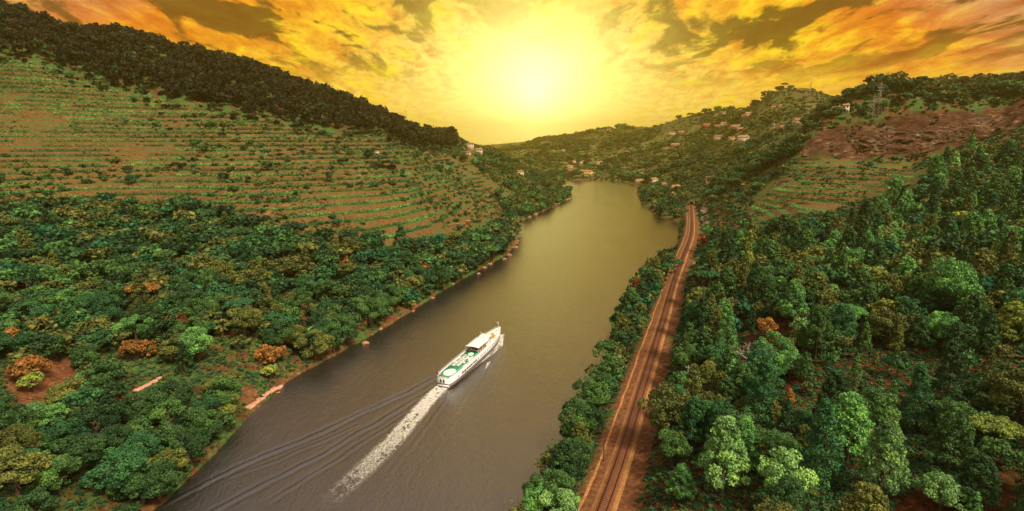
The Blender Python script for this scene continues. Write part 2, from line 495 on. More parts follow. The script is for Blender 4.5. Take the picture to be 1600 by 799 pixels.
# ground
def ground_mat():
    m, t, b = newmat('ground_soil')
    geo = t.new('ShaderNodeNewGeometry')
    pos = geo.outputs['Position']
    def attr(nm):
        a = t.new('ShaderNodeAttribute'); a.attribute_name = nm; return a.outputs['Fac']
    big = t.noise(pos, 0.016, 5, 0.6)
    mid = t.noise(pos, 0.09, 5, 0.65)
    sm = t.noise(pos, 0.7, 5, 0.7)
    tiny = t.noise(pos, 3.5, 3, 0.7)
    soil = t.ramp(sm, [(0.28, (0.050, 0.020, 0.008)), (0.5, (0.13, 0.050, 0.018)), (0.72, (0.24, 0.12, 0.045))])
    grass = t.ramp(sm, [(0.3, (0.025, 0.065, 0.016)), (0.5, (0.06, 0.12, 0.028)), (0.7, (0.16, 0.18, 0.045))])
    col = t.mix(t.mrange(mid, 0.40, 0.56), soil, grass)
    # vineyards: warm bare soil with dry grass
    vsoil = t.ramp(t.noise(pos, 0.35, 5, 0.7), [(0.36, (0.05, 0.018, 0.007)), (0.47, (0.15, 0.055, 0.018)), (0.56, (0.19, 0.115, 0.036)), (0.66, (0.07, 0.10, 0.025))])
    zs_ = attr('terrace')
    fr_ = t.math('FRACT', t.math('ADD', zs_, t.math('MULTIPLY', t.math('SUBTRACT', t.noise(pos, 0.5, 3, 0.6), 0.5), 0.22)))
    bank = t.math('MULTIPLY', t.mrange(fr_, 0.60, 0.72), t.mrange(fr_, 1.0, 0.92))
    col = t.mix(attr('vine'), col, t.mix(t.mrange(t.noise(t.scale(pos, (0.35, 1, 1)), 0.09, 6, 0.75), 0.36, 0.50), vsoil, t.mix(0.92, vsoil, (0.075, 0.135, 0.032))))
    bcol = t.ramp(sm, [(0.3, (0.085, 0.028, 0.010)), (0.52, (0.21, 0.078, 0.026)), (0.72, (0.34, 0.17, 0.07))])
    col = t.mix(t.math('MULTIPLY', t.math('MULTIPLY', bank, t.mrange(attr('vine'), 0.2, 0.8)), 0.70), col, bcol)
    col = t.mix(t.math('MULTIPLY', attr('far_sunlit'), 0.8), col, t.ramp(t.noise(pos, 0.05, 6, 0.7), [(0.35, (0.07, 0.10, 0.025)), (0.5, (0.17, 0.18, 0.045)), (0.65, (0.26, 0.20, 0.07))]))  # far slopes: sunlit yellow-green brightness put into the ground colour
    # forest floor: dark red-brown litter
    litter = t.ramp(sm, [(0.3, (0.030, 0.011, 0.005)), (0.52, (0.085, 0.026, 0.009)), (0.72, (0.20, 0.06, 0.018))])
    col = t.mix(attr('litter'), col, litter)
    rockc = t.ramp(t.noise(t.scale(pos, (0.5, 1, 2.6), (0.2, 0.25, 0)), 0.16, 12, 0.85, 0.6), [(0.40, (0.012, 0.006, 0.004)), (0.48, (0.07, 0.024, 0.011)), (0.54, (0.15, 0.065, 0.033)), (0.62, (0.42, 0.27, 0.17))])
    rockc = t.mix(t.mrange(t.noise(pos, 0.045, 5, 0.7), 0.42, 0.56), rockc, t.mix(0.35, (0.070, 0.025, 0.011), rockc))
    rockc = t.mix(t.mrange(t.noise(pos, 0.07, 6, 0.75), 0.56, 0.64), rockc, (0.04, 0.055, 0.016))
    col = t.mix(attr('rock'), col, rockc)
    col = t.mix(attr('dirt'), col, t.ramp(sm, [(0.3, (0.09, 0.028, 0.012)), (0.55, (0.22, 0.085, 0.035)), (0.75, (0.38, 0.19, 0.09))]))
    col = t.mix(t.math('MULTIPLY', tiny, 0.5), col, t.mix(1.0, col, (0.45, 0.45, 0.45), 'MULTIPLY'))
    t.l.new(col, b.inputs['Base Color'])
    b.inputs['Roughness'].default_value = 0.95
    b.inputs['Specular IOR Level'].default_value = 0.1
    bp = t.new('ShaderNodeBump'); bp.inputs['Strength'].default_value = 0.8; bp.inputs['Distance'].default_value = 0.6
    t.l.new(t.math('ADD', sm, t.math('MULTIPLY', tiny, 0.35)), bp.inputs['Height'])
    t.l.new(bp.outputs[0], b.inputs['Normal'])
    return m
M_ground = ground_mat()

idx = np.arange(NR * NC).reshape(NR, NC)
gf = np.stack([idx[:-1, :-1], idx[:-1, 1:], idx[1:, 1:], idx[1:, :-1]], -1).reshape(-1, 4)
# drop river-bed quads far from any bank: the water hides them
deep = (INS & (DR > 25)).ravel()
gf = gf[~deep[gf].all(1)]
ground = mesh_obj('ground', np.stack([XX.ravel(), YY.ravel(), ZT.ravel()], -1), gf, M_ground, smooth_sh=True)
tag(ground, kind='structure')
FOR_R = wpoly([(1000, 1000), (1030, 720), (1062, 600), (1085, 500), (1095, 440), (1108, 385), (1114, 368), (1200, 366), (1300, 360), (1400, 340), (1445, 296), (1475, 262), (1600, 236), (1750, 222)])
FOR_R = np.vstack([FOR_R, [[640, 420], [400, 60], [60, 40]]])
lit = blur(inside(FOR_R, fx, fy).reshape(NR, NC), 4) * (0.35 + 0.65 * smooth(0.4, 0.6, fbm(fx, fy, 22, 41).reshape(NR, NC)))
dirt = np.maximum(sD * smooth(0.35, 0.6, fbm(fx, fy, 16, 51).reshape(NR, NC)), (1 - smooth(4.0, 8.5, DT + 5 * (fbm(fx, fy, 9, 58).reshape(NR, NC) - .5))) * 0.95)
dirt = np.maximum(dirt, (1 - smooth(1.0, 7.0, DR * 200 / (YY + 60))) * (~INS) * 0.8 * smooth(0.42, 0.62, fbm(fx, fy, 20, 57).reshape(NR, NC)))
for nm, arr in (('far_sunlit', smooth(750, 1150, YY) * smooth(.38, .55, fbm(fx, fy, 130, 77).reshape(NR, NC))), ('terrace', np.where(sR > sL, Z0 / 3.0, Z0 / VSTEP)), ('vine', np.maximum(sL, sR)), ('litter', lit), ('rock', sC), ('dirt', dirt)):
    a = ground.data.attributes.new(nm, 'FLOAT', 'POINT')
    a.data.foreach_set('value', np.ascontiguousarray(arr.ravel(), dtype=np.float32))
print('ground', round(time.time() - T0, 1))
# ------------------------------------------------------------------ river
wx = np.concatenate([np.linspace(-420, -100, 60, endpoint=False), np.arange(-100, 30, 0.42), np.linspace(30, 420, 80)])
wy = np.concatenate([np.linspace(-60, 66, 30, endpoint=False), np.arange(66, 250, 0.5), np.exp(np.linspace(math.log(250.5), math.log(1750), 190))])
WX, WY = np.meshgrid(wx, wy)
fxw, fyw = WX.ravel(), WY.ravel()
hw = (fbm(fxw * 0.9 + fyw * 0.3, fyw, 9, 61, 3) - 0.5) * 0.10
def crest(px, amp, wid, fade=1.0):
    L = np.array([unproj_z(u, v)[:2] for u, v in px])
    wid = wid * 0.72
    m_ = (fxw > L[:, 0].min() - 8) & (fxw < L[:, 0].max() + 8) & (fyw > L[:, 1].min() - 8) & (fyw < L[:, 1].max() + 8)
    d = dist_line(L, fxw[m_] + (fbm(fxw[m_], fyw[m_], 7, 71) - 0.5) * 1.6, fyw[m_] + (fbm(fxw[m_], fyw[m_], 6, 72) - 0.5) * 1.6)
    e = np.hypot(fxw[m_] - L[0, 0], fyw[m_] - L[0, 1]); tot = np.hypot(*(L[-1] - L[0]))
    br = 0.55 + 0.9 * (fbm(fxw[m_], fyw[m_], 5, 73, 3) - 0.3)
    hw[m_] += 0.42 * amp * np.exp(-(d / wid) ** 2) * np.clip(1.15 - e / tot * fade, 0.0, 1) * br
    far_ = np.exp(-((d - wid * 2.4) / wid) ** 2)
    hw[m_] -= 0.42 * amp * far_ * np.clip(1.15 - e / tot * fade, 0, 1)
crest([(712, 566), (684, 589), (640, 612), (560, 648), (470, 690), (390, 722), (330, 750), (262, 786), (200, 820)], 0.62, 0.75, 0.55)
crest([(684, 604), (640, 630), (590, 660), (520, 700), (450, 738), (380, 775), (320, 806)], 0.50, 0.7, 0.5)
crest([(640, 645), (570, 690), (500, 735), (430, 780)], 0.30, 0.6, 0.6)
crest([(560, 665), (500, 690), (430, 722), (360, 745)], 0.28, 0.55, 0.6)
crest([(540, 712), (480, 745), (420, 785)], 0.25, 0.5, 0.6)
crest([(775, 545), (752, 590), (722, 640), (690, 690), (640, 760)], 0.22, 0.6, 0.9)
crest([(706, 608), (680, 650), (648, 690), (610, 740)], 0.30, 0.6, 0.8)
wi = np.arange(len(wx) * len(wy)).reshape(len(wy), len(wx))
wf = np.stack([wi[:-1, :-1], wi[:-1, 1:], wi[1:, 1:], wi[1:, :-1]], -1).reshape(-1, 4)
def water_mat():
    m, t, b = newmat('river_water')
    geo = t.new('ShaderNodeNewGeometry'); pos = geo.outputs['Position']
    n_big = t.noise(t.scale(pos, (1, 0.35, 1), (0, 0, -0.35)), 0.030, 4, 0.6, 0.4)
    n_mid = t.noise(t.scale(pos, (1.6, 0.55, 1), (0, 0, 0.55)), 0.30, 5, 0.62, 0.3)
    n_sm = t.noise(t.scale(pos, (1.5, 0.6, 1), (0, 0, 0.75)), 1.15, 5, 0.68, 0.4)
    col = t.mix(t.mrange(n_big, 0.35, 0.65), (0.014, 0.013, 0.010), (0.026, 0.022, 0.016))
    t.l.new(col, b.inputs['Base Color'])
    t.put(b.inputs['Roughness'], t.mrange(n_big, 0.35, 0.65, 0.07, 0.15))
    b.inputs['IOR'].default_value = 2.1
    b.inputs['Specular IOR Level'].default_value = 0.9
    h = t.math('ADD', t.math('MULTIPLY', n_mid, 0.9), t.math('MULTIPLY', n_sm, 0.85))
    bp = t.new('ShaderNodeBump'); bp.inputs['Strength'].default_value = 1.0; bp.inputs['Distance'].default_value = 0.24
    t.l.new(h, bp.inputs['Height']); t.l.new(bp.outputs[0], b.inputs['Normal'])
    return m
river_o = mesh_obj('river_water', np.stack([fxw, fyw, hw], -1), wf, water_mat(), smooth_sh=True)
tag(river_o, kind='structure')

# foam of the wake: torn sheets just above the water
def foam_mat():
    m, t, b = newmat('foam')
    pos = t.new('ShaderNodeNewGeometry').outputs['Position']
    t.l.new(t.ramp(t.noise(pos, 2.2, 5, 0.7), [(0.3, (0.34, 0.28, 0.21)), (0.58, (0.85, 0.80, 0.70))]), b.inputs['Base Color'])
    b.inputs['Roughness'].default_value = 0.6
    a = t.new('ShaderNodeAttribute'); a.attribute_name = 'dens'
    nf = t.noise(pos, 1.6, 6, 0.75, 0.6)
    al = t.math('MULTIPLY', t.mrange(t.math('ADD', a.outputs['Fac'], t.math('MULTIPLY', t.math('SUBTRACT', nf, 0.5), 2.2)), -0.02, 1.35), t.mrange(a.outputs['Fac'], 0.02, 0.3))
    t.l.new(al, b.inputs['Alpha'])
    return m
M_foam = foam_mat()
def foam(name, px, w0, w1, keep0, keep1, seed, label, res=0.13, off=0.05):
    L = np.array([unproj_z(u, v)[:2] for u, v in px])
    seg = np.r_[0, np.cumsum(np.linalg.norm(np.diff(L, axis=0), axis=1))]
    tot = seg[-1]
    a = np.arange(0, tot, res); hwid = max(w0, w1)
    c_ = np.arange(-hwid, hwid, res)
    cx = np.interp(a, seg, L[:, 0]); cy = np.interp(a, seg, L[:, 1])
    tx, ty = np.gradient(cx), np.gradient(cy); ln = np.hypot(tx, ty); tx /= ln; ty /= ln
    G = np.arange(len(a) * len(c_)).reshape(len(a), len(c_))
    jx = rng.uniform(-0.05, 0.05, G.shape)
    X = cx[:, None] - ty[:, None] * c_[None] + jx; Y = cy[:, None] + tx[:, None] * c_[None] + jx[::-1]
    Af = a[:, None] / tot + 0 * X; half = w0 + (w1 - w0) * Af
    al = a[:, None] + 0 * X; cc = c_[None] + 0 * X
    nz = 0.5 * fbm(al.ravel() * 0.35, cc.ravel() * 1.4, 1.3, seed, 5).reshape(X.shape) + 0.5 * fbm(X.ravel(), Y.ravel(), 0.55, seed + 5, 3).reshape(X.shape)
    edge = np.abs(cc) / half
    thr = keep0 + (keep1 - keep0) * Af ** 0.8 + 0.28 * np.clip(edge, 0, 2) ** 2.5
    k = (nz > thr) & (edge < 1.3)
    edge_f = 1 - smooth(0.35, 1.15, edge + 0.5 * (nz - .45))
    dn = np.clip(edge_f * (1 - Af ** 1.6 * (keep1 + .35)) * (0.25 + 1.7 * smooth(keep0 - .02, keep0 + .22, nz)), 0, 1) * (1 - Af) ** 0.6
    k = dn > 0.02
    quad = k[:-1, :-1] & k[1:, 1:] & k[1:, :-1] & k[:-1, 1:]
    f = np.stack([G[:-1, :-1], G[1:, :-1], G[1:, 1:], G[:-1, 1:]], -1)[quad]
    zz = lookup2(X.ravel(), Y.ravel()) + off
    used = np.unique(f); rem = np.zeros(G.size, int); rem[used] = np.arange(len(used))
    V = np.stack([X.ravel(), Y.ravel(), zz], -1)[used]
    o = mesh_obj(name, V, rem[f], M_foam, smooth_sh=True)
    a_ = o.data.attributes.new('dens', 'FLOAT', 'POINT'); a_.data.foreach_set('value', np.ascontiguousarray(dn.ravel()[used], dtype=np.float32))
    tag(o, label, kind='stuff')
    return o
HWg = hw.reshape(WX.shape)
def lookup2(x, y):
    c_ = np.interp(x, wx, np.arange(len(wx))); r = np.interp(y, wy, np.arange(len(wy)))
    ci = np.clip(c_.astype(int), 0, len(wx) - 2); ri = np.clip(r.astype(int), 0, len(wy) - 2); fc = c_ - ci; fr = r - ri
    return np.maximum((HWg[ri, ci] * (1 - fc) + HWg[ri, ci + 1] * fc) * (1 - fr) + (HWg[ri + 1, ci] * (1 - fc) + HWg[ri + 1, ci + 1] * fc) * fr, -0.02)
foam('wake_foam', [(692, 604), (668, 628), (640, 660), (612, 692), (575, 728), (520, 778), (490, 803)], 2.8, 4.6, 0.34, 0.30, 81, 'white churned foam trailing behind the stern of the river boat')
foam('wake_foam', [(783, 523), (781, 540), (768, 552), (740, 573), (706, 604)], 1.6, 1.3, 0.34, 0.1, 83, 'white bow wave foam along the right side of the river boat')
foam('wake_foam', [(764, 566), (757, 580)], 0.7, 0.5, 0.40, 0.5, 86, 'small white fleck of foam right of the river boat')
foam('wake_foam', [(690, 588), (676, 600)], 0.5, 0.3, 0.42, 0.55, 87, 'small white splash left of the boat stern')

# ------------------------------------------------------------------ plants
def foliage_mat(name, mixed=False, transl=0.22):
    m, t, b = newmat(name)
    oi = t.new('ShaderNodeObjectInfo')
    a = t.new('ShaderNodeAttribute'); a.attribute_name = 'tone'
    tone = a.outputs['Fac']
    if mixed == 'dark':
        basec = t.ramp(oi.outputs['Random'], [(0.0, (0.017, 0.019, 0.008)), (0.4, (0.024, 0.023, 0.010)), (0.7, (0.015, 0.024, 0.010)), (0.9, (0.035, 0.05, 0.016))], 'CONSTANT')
    elif mixed:
        basec = t.ramp(oi.outputs['Random'], [(0.0, (0.022, 0.060, 0.022)), (0.22, (0.042, 0.115, 0.034)), (0.42, (0.026, 0.120, 0.050)), (0.52, (0.095, 0.115, 0.030)),
                                              (0.70, (0.075, 0.19, 0.05)), (0.80, (0.030, 0.070, 0.026)), (0.91, (0.14, 0.15, 0.04)), (0.99, (0.26, 0.09, 0.025))], 'CONSTANT')
    else:
        basec = t.mix(1.0, oi.outputs['Color'], t.ramp(oi.outputs['Random'], [(0, (0.72, 0.72, 0.72)), (1, (1.2, 1.15, 1.1))]), 'MULTIPLY')
    col = t.mix(1.0, basec, t.ramp(tone, [(0.0, (0.42, 0.45, 0.5)), (0.5, (1.0, 1.0, 1.0)), (1.0, (2.0, 1.75, 1.2))]), 'MULTIPLY')
    t.l.new(col, b.inputs['Base Color'])
    b.inputs['Roughness'].default_value = 0.75
    b.inputs['Specular IOR Level'].default_value = 0.25
    tr = t.new('ShaderNodeBsdfTranslucent')
    t.l.new(col, tr.inputs['Color'])
    mx = t.new('ShaderNodeMixShader'); mx.inputs[0].default_value = transl
    out = t.n['Material Output']
    t.l.new(b.outputs[0], mx.inputs[1]); t.l.new(tr.outputs[0], mx.inputs[2]); t.l.new(mx.outputs[0], out.inputs['Surface'])
    return m
M_fol = foliage_mat('foliage')
M_mix = foliage_mat('foliage_mixed', True)
M_backlit = foliage_mat('foliage_ridge_backlit', 'dark')  # ridge foliage darkened: its backlit shade is in the colour
M_bark = plain('bark', (0.10, 0.065, 0.042), 0.9, 0.1, 4, 0.5)
M_dead = plain('dead_wood', (0.42, 0.32, 0.25), 0.85, 0.1, 3, 0.3)

def unit(v):
    return v / (np.linalg.norm(v, axis=-1, keepdims=True) + 1e-9)
def leaf_quads(P_, N_, size, asp=0.75):
    n_ = len(P_)
    N_ = unit(N_); r = unit(rng.normal(size=(n_, 3)))
    T_ = unit(np.cross(N_, r)); B_ = np.cross(N_, T_)
    s = size * rng.uniform(0.65, 1.35, (n_, 1))
    T_ = T_ * s; B_ = B_ * s * asp
    V = np.stack([P_ - T_ * 0.5 - B_ * 0.2, P_ - B_ * 0.55 + T_ * 0.1, P_ + T_ * 0.5 + B_ * 0.1, P_ + B_ * 0.5 - T_ * 0.12], 1).reshape(-1, 3)
    F_ = np.arange(n_ * 4).reshape(n_, 4)
    return V, F_
def tube(path, radii, sides=6):
    path = np.asarray(path, float); V = []; F_ = []
    for i, p in enumerate(path):
        d = path[min(i + 1, len(path) - 1)] - path[max(i - 1, 0)]; d = d / (np.linalg.norm(d) + 1e-9)
        a = np.cross(d, [0.3, 0.9, 0.1]); a /= np.linalg.norm(a) + 1e-9; b_ = np.cross(d, a)
        for k in range(sides):
            q = 2 * math.pi * k / sides
            V.append(p + radii[i] * (math.cos(q) * a + math.sin(q) * b_))
    for i in range(len(path) - 1):
        for k in range(sides):
            k2 = (k + 1) % sides
            F_.append((i * sides + k, i * sides + k2, (i + 1) * sides + k2, (i + 1) * sides + k))
    return np.array(V), np.array(F_)
def join(parts):
    V = []; F_ = []; o = 0
    for v, f in parts:
        V.append(v); F_.append(f + o); o += len(v)
    return np.concatenate(V), np.concatenate(F_)
def limbs(h, r0, spread, nb, top=0.9):
    ps = []
    lean = rng.normal(size=2) * 0.06
    ps.append(tube([(0, 0, -0.25), (lean[0] * .3, lean[1] * .3, h * .3), (lean[0], lean[1], h * .65), (lean[0] * 1.5, lean[1] * 1.5, h * top)], [r0 * 1.25, r0, r0 * .65, r0 * .2], 7))
    for i in range(nb):
        a = 2 * math.pi * (i + rng.uniform(0, .6)) / nb; z0 = h * rng.uniform(.35, .7)
        e = np.array([math.cos(a) * spread, math.sin(a) * spread, z0 + spread * rng.uniform(.35, .7)])
        s_ = np.array([lean[0] * .7, lean[1] * .7, z0])
        ps.append(tube([s_, (s_ + e) / 2 + [0, 0, .06], e], [r0 * .5, r0 * .32, r0 * .08], 5))
    return join(ps)
def crown(kind, nl, size):
    """leaf positions for one crown of unit radius"""
    Pn = []; Nn = []; Tn = []
    if kind == 'broadleaf':
        nb = 34
        asym = rng.uniform(0.72, 1.28, 3)
        for i in range(nb):
            d = unit(rng.normal(size=3)); d[2] = d[2] * 0.75 + 0.22; d = unit(d)
            cen_ = d * rng.uniform(0.52, 0.84) * asym * [1, 1, 0.92] + [0, 0, 1.35]
            br_ = rng.uniform(0.14, 0.40) * (0.75 if i % 5 == 0 else 1.0); cen_ = cen_ * (1.12 if i % 5 == 0 else 1.0); k = max(2, int(nl / nb * (br_ / 0.29) ** 2))
            q = unit(rng.normal(size=(k, 3)) + d * 0.55)
            Pn.append(cen_ + q * br_ * rng.uniform(0.75, 1.06, (k, 1)) * [1, 1, 0.8]); Nn.append(q + 0.75 * rng.normal(size=(k, 3)))
            Tn.append(np.clip(rng.normal(0.52, 0.15) + rng.normal(0, 0.18, k), 0, 1))
    elif kind == 'pine':
        nb = 62
        for i in range(nb):
            f = (i + rng.uniform(0, 1)) / nb; h = 0.75 + 2.35 * f
            rr = 0.95 * (1 - f) ** 0.62 * min(1, 0.55 + f * 3) + 0.05
            a = i * 2.399 + rng.uniform(-.4, .4); q0 = rng.uniform(0.55, 1.0)
            cen_ = np.array([math.cos(a) * rr * q0, math.sin(a) * rr * q0, h]); br_ = rng.uniform(0.17, 0.30) * (1.15 - .35 * f); k = max(2, nl // nb)
            q = unit(rng.normal(size=(k, 3)) + [math.cos(a) * .5, math.sin(a) * .5, .55])
            Pn.append(cen_ + q * br_ * rng.uniform(0.5, 1.05, (k, 1)) * [1, 1, 0.85]); Nn.append(q + 0.8 * rng.normal(size=(k, 3)))
            Tn.append(np.clip(rng.normal(0.5, 0.16) + rng.normal(0, 0.13, k), 0, 1))
    elif kind == 'umbrella':
        nb = 40
        for i in range(nb):
            a = rng.uniform(0, 6.283); rr = math.sqrt(rng.uniform(0, 1)) * .86
            cen_ = np.array([math.cos(a) * rr, math.sin(a) * rr, 1.25 + 0.62 * math.sqrt(max(0, 1 - rr ** 2)) + rng.uniform(-.05, .05)])
            br_ = rng.uniform(0.17, 0.30); k = max(2, nl // nb)
            q = unit(rng.normal(size=(k, 3)) + [0, 0, .8])
            Pn.append(cen_ + q * br_ * rng.uniform(0.6, 1.05, (k, 1)) * [1, 1, 0.7]); Nn.append(q + 0.6 * rng.normal(size=(k, 3)))
            Tn.append(np.clip(rng.normal(0.5, 0.12) + rng.normal(0, 0.12, k), 0, 1))
    elif kind == 'slim':
        nb = 34
        for i in range(nb):
            f = (i + rng.uniform(0, 1)) / nb; h = 0.35 + 3.3 * f; rr = 0.85 * (1 - f) ** 0.8 + 0.03
            a = i * 2.399 + rng.uniform(-.4, .4)
            cen_ = np.array([math.cos(a) * rr * .7, math.sin(a) * rr * .7, h]); br_ = 0.32 * (1.1 - .6 * f); k = max(2, nl // nb)
            q = unit(rng.normal(size=(k, 3)) + [math.cos(a) * .7, math.sin(a) * .7, .3])
            Pn.append(cen_ + q * br_ * rng.uniform(0.5, 1.05, (k, 1))); Nn.append(q + 0.8 * rng.normal(size=(k, 3)))
            Tn.append(np.clip(rng.normal(0.5, 0.14) + rng.normal(0, 0.13, k), 0, 1))
    elif kind == 'shrub':
        nb = 12
        for i in range(nb):
            a = rng.uniform(0, 6.283); rr = rng.uniform(0, .7)
            cen_ = np.array([math.cos(a) * rr, math.sin(a) * rr, rng.uniform(.15, .65) * (1.1 - .6 * rr)]); br_ = rng.uniform(.22, .42); k = max(2, nl // nb)
            q = unit(rng.normal(size=(k, 3)) + [0, 0, .6])
            Pn.append(cen_ + q * br_ * rng.uniform(0.6, 1.05, (k, 1))); Nn.append(q + 0.8 * rng.normal(size=(k, 3)))
            Tn.append(np.clip(rng.normal(0.5, 0.15) + rng.normal(0, 0.13, k), 0, 1))
    Pn = np.concatenate(Pn); Nn = np.concatenate(Nn); Tn = np.concatenate(Tn)
    V, F_ = leaf_quads(Pn, Nn, size, 0.5 if kind in ('pine', 'slim') else 0.75)
    return V, F_, np.repeat(Tn, 4)
TR = {'broadleaf': (1.3, 0.085, 0.6, 5), 'pine': (2.9, 0.07, 0.5, 9), 'umbrella': (1.5, 0.09, 0.65, 6), 'slim': (3.2, 0.06, 0.3, 5)}
def set_tone(me, T_):
    a = me.attributes.new('tone', 'FLOAT', 'POINT'); a.data.foreach_set('value', np.ascontiguousarray(T_, dtype=np.float32))
def make_me(name, V, F_, mat):
    o = mesh_obj(name, V, F_, mat, link=False); me = o.data; bpy.data.objects.remove(o); return me
NL = {'near': (6600, 0.088), 'mid': (1500, 0.17), 'far': (260, 0.36)}
NV = {'near': 4, 'mid': 3, 'far': 3}
ADJ = {'broadleaf': 1.0, 'pine': 1.0, 'umbrella': .9, 'slim': .8, 'shrub': .35}
PROTO = {}
for kd in ('broadleaf', 'pine', 'umbrella', 'slim', 'shrub'):
    for lod in ('near', 'mid', 'far'):
        L_ = []
        for i in range(NV[lod]):
            nl, sz = NL[lod]
            nl = int(nl * ADJ[kd]); szk = sz * (1.25 if kd in ('pine', 'slim') else (1.35 if kd == 'shrub' else 1.0))
            V, F_, T_ = crown(kd, nl, szk)
            if lod == 'far':
                tm = None
                if kd != 'shrub':
                    h, r0, sp_, nb = TR[kd]
                    tv, tf = tube([(0, 0, -.3), (0, 0, h)], [r0 * 1.2, r0 * .4], 4)
                    F2 = np.concatenate([F_, tf + len(V)]); V2 = np.concatenate([V, tv]); T2 = np.r_[T_, np.full(len(tv), .2)]
                    mi = np.r_[np.zeros(len(F_), int), np.ones(len(tf), int)]
                else:
                    V2, F2, T2, mi = V, F_, T_, np.zeros(len(F_), int)
                o = mesh_obj(kd, V2, F2, link=False, mats=[M_fol, M_bark], midx=mi); me = o.data; bpy.data.objects.remove(o); set_tone(me, T2)
                me2 = me.copy(); me2.materials.clear(); me2.materials.append(M_mix); me2.materials.append(M_bark)
                L_.append((me, me2))
            else:
                me = make_me(kd + '_crown', V, F_, M_fol); set_tone(me, T_)
                tm = None
                if kd != 'shrub':
                    h, r0, sp_, nb = TR[kd]
                    tv, tf = limbs(h, r0, sp_, nb)
                    tm = make_me(kd + '_trunk', tv, tf, M_bark)
                L_.append((me, tm))
        PROTO[kd, lod] = L_
print('protos', round(time.time() - T0, 1))

TINT = {'dark green': (0.040, 0.096, 0.030), 'mid green': (0.075, 0.165, 0.043), 'olive green': (0.140, 0.165, 0.040), 'blue green': (0.045, 0.145, 0.050),
        'bright green': (0.125, 0.31, 0.085), 'yellow green': (0.24, 0.31, 0.060), 'orange brown': (0.32, 0.155, 0.038), 'rust red': (0.26, 0.07, 0.022), 'blackish green': (0.017, 0.019, 0.008),  # blackish green carries the backlit shade of the ridge wood
        'pale green': (0.20, 0.38, 0.12)}
# clear view in front of the notable pines
KNAME = {'broadleaf': ('broadleaf_tree', 'broadleaf tree', 'tree'), 'pine': ('pine_tree', 'tufted pine', 'pine'), 'umbrella': ('umbrella_pine', 'flat-domed pine', 'pine'),
         'slim': ('young_conifer', 'slim conifer', 'conifer'), 'shrub': ('shrub', 'bushy shrub', 'shrub')}
trees = []      # kind, x, y, R, tint, place phrase, height scale, forced label
def pick(d):
    k = list(d); w = np.array([d[q] for q in k], float); return k[rng.choice(len(k), p=w / w.sum())]
def scatter(poly, n, rmin, rmax, kinds, tints, place, space=1.0, cond=None, hs=(0.9, 1.2), grow=0.0, avoid=None, tmax=60):
    """dart throwing inside a ground polygon; bigger ones first"""
    poly = np.asarray(poly); lo, hi = poly.min(0), poly.max(0)
    m_ = n * 22
    th0, th1 = (poly[:, 0] / (poly[:, 1] + K0)).min(), (poly[:, 0] / (poly[:, 1] + K0)).max()
    y = np.sqrt(rng.uniform(lo[1] ** 2, hi[1] ** 2, m_)) if lo[1] > 0 else rng.uniform(lo[1], hi[1], m_)
    x = rng.uniform(th0, th1, m_) * (y + K0)
    k = inside(poly, x, y)
    x, y = x[k], y[k]
    k = (lookup(Z0, x, y) > 0.4) & (lookup(DT, x, y) > 5.8)
    if cond is not None: k &= cond(x, y)
    x, y = x[k], y[k]
    R = rng.uniform(rmin, rmax, len(x)) ** 1.0 * (1 + grow * np.clip(y / 500, 0, 4))
    cell = rmax * 2 * space * (1 + grow * 4); H_ = {}; cnt = 0
    for i in range(len(x)):
        cx_, cy_ = int(x[i] // cell), int(y[i] // cell); ok = True
        for a in (-1, 0, 1):
            for b_ in (-1, 0, 1):
                for j in H_.get((cx_ + a, cy_ + b_), ()):
                    if (x[i] - x[j]) ** 2 + (y[i] - y[j]) ** 2 < ((R[i] + R[j]) * space) ** 2: ok = False; break
                if not ok: break
            if not ok: break
        if not ok: continue
        H_.setdefault((cx_, cy_), []).append(i); cnt += 1
        trees.append([pick(kinds), x[i], y[i], R[i], pick(tints), place, rng.uniform(*hs), None])
        if cnt >= n: break
    return cnt
def one(u, v, kind, R, tint, label, hs=1.0):
    p = cast(u, v); trees.append([kind, p[0], p[1], R, tint, None, hs, label])
    return p

def nearpt(px):
    W_ = [cast(u, v)[:2] for u, v in px]
    def f(x, y):
        k = np.ones(len(x), bool)
        for q in W_: k &= (x - q[0]) ** 2 + (y - q[1]) ** 2 > 64
        return k
    return f
# --- notable trees, placed one by one (base pixel)
one(1128, 775, 'pine', 4.8, 'pale green', 'large pale yellow-green pine right of the railway near the bottom edge', 1.05)
one(1158, 742, 'pine', 3.9, 'bright green', 'tall bright pine close behind the large pale pine near the bottom edge', 1.0)
one(1062, 782, 'pine', 3.0, 'bright green', 'small bright blue-green pine nearest the railway at the bottom', 0.85)
one(1372, 778, 'pine', 4.0, 'pale green', 'lone pale green pine in the reddish clearing at bottom right', 1.1)
one(1478, 500, 'broadleaf', 7.0, 'bright green', 'largest bright round tree on the right slope, standing above its neighbours', 1.15)
one(1165, 448, 'pine', 3.8, 'yellow green', 'tall yellow-green conifer on the slope beside the railway bend', 1.2)
one(1168, 395, 'pine', 3.6, 'bright green', 'bright feathery pine just above the yellow-green conifer', 1.1)
one(1110, 460, 'umbrella', 4.6, 'blue green', 'rounded blue-green stone pine right of the railway bend', 1.1)
one(1045, 690, 'broadleaf', 6.2, 'olive green', 'wide olive tree with pale twigs beside the railway', 1.0)
one(1196, 528, 'broadleaf', 3.0, 'orange brown', 'orange autumn tree on the right slope above the bare pale tree', 1.0)
one(1212, 548, 'broadleaf', 2.4, 'orange brown', 'smaller orange tree right of the bare pale tree', 0.9)
one(1128, 478, 'broadleaf', 2.3, 'orange brown', 'little orange bush-like tree right of the railway bend', 0.8)
one(1136, 470, 'broadleaf', 2.2, 'rust red', 'little rusty tree right of the railway bend', 0.8)
one(1110, 484, 'slim', 1.8, 'yellow green', 'slim yellow young conifer among the orange bushes', 1.0)
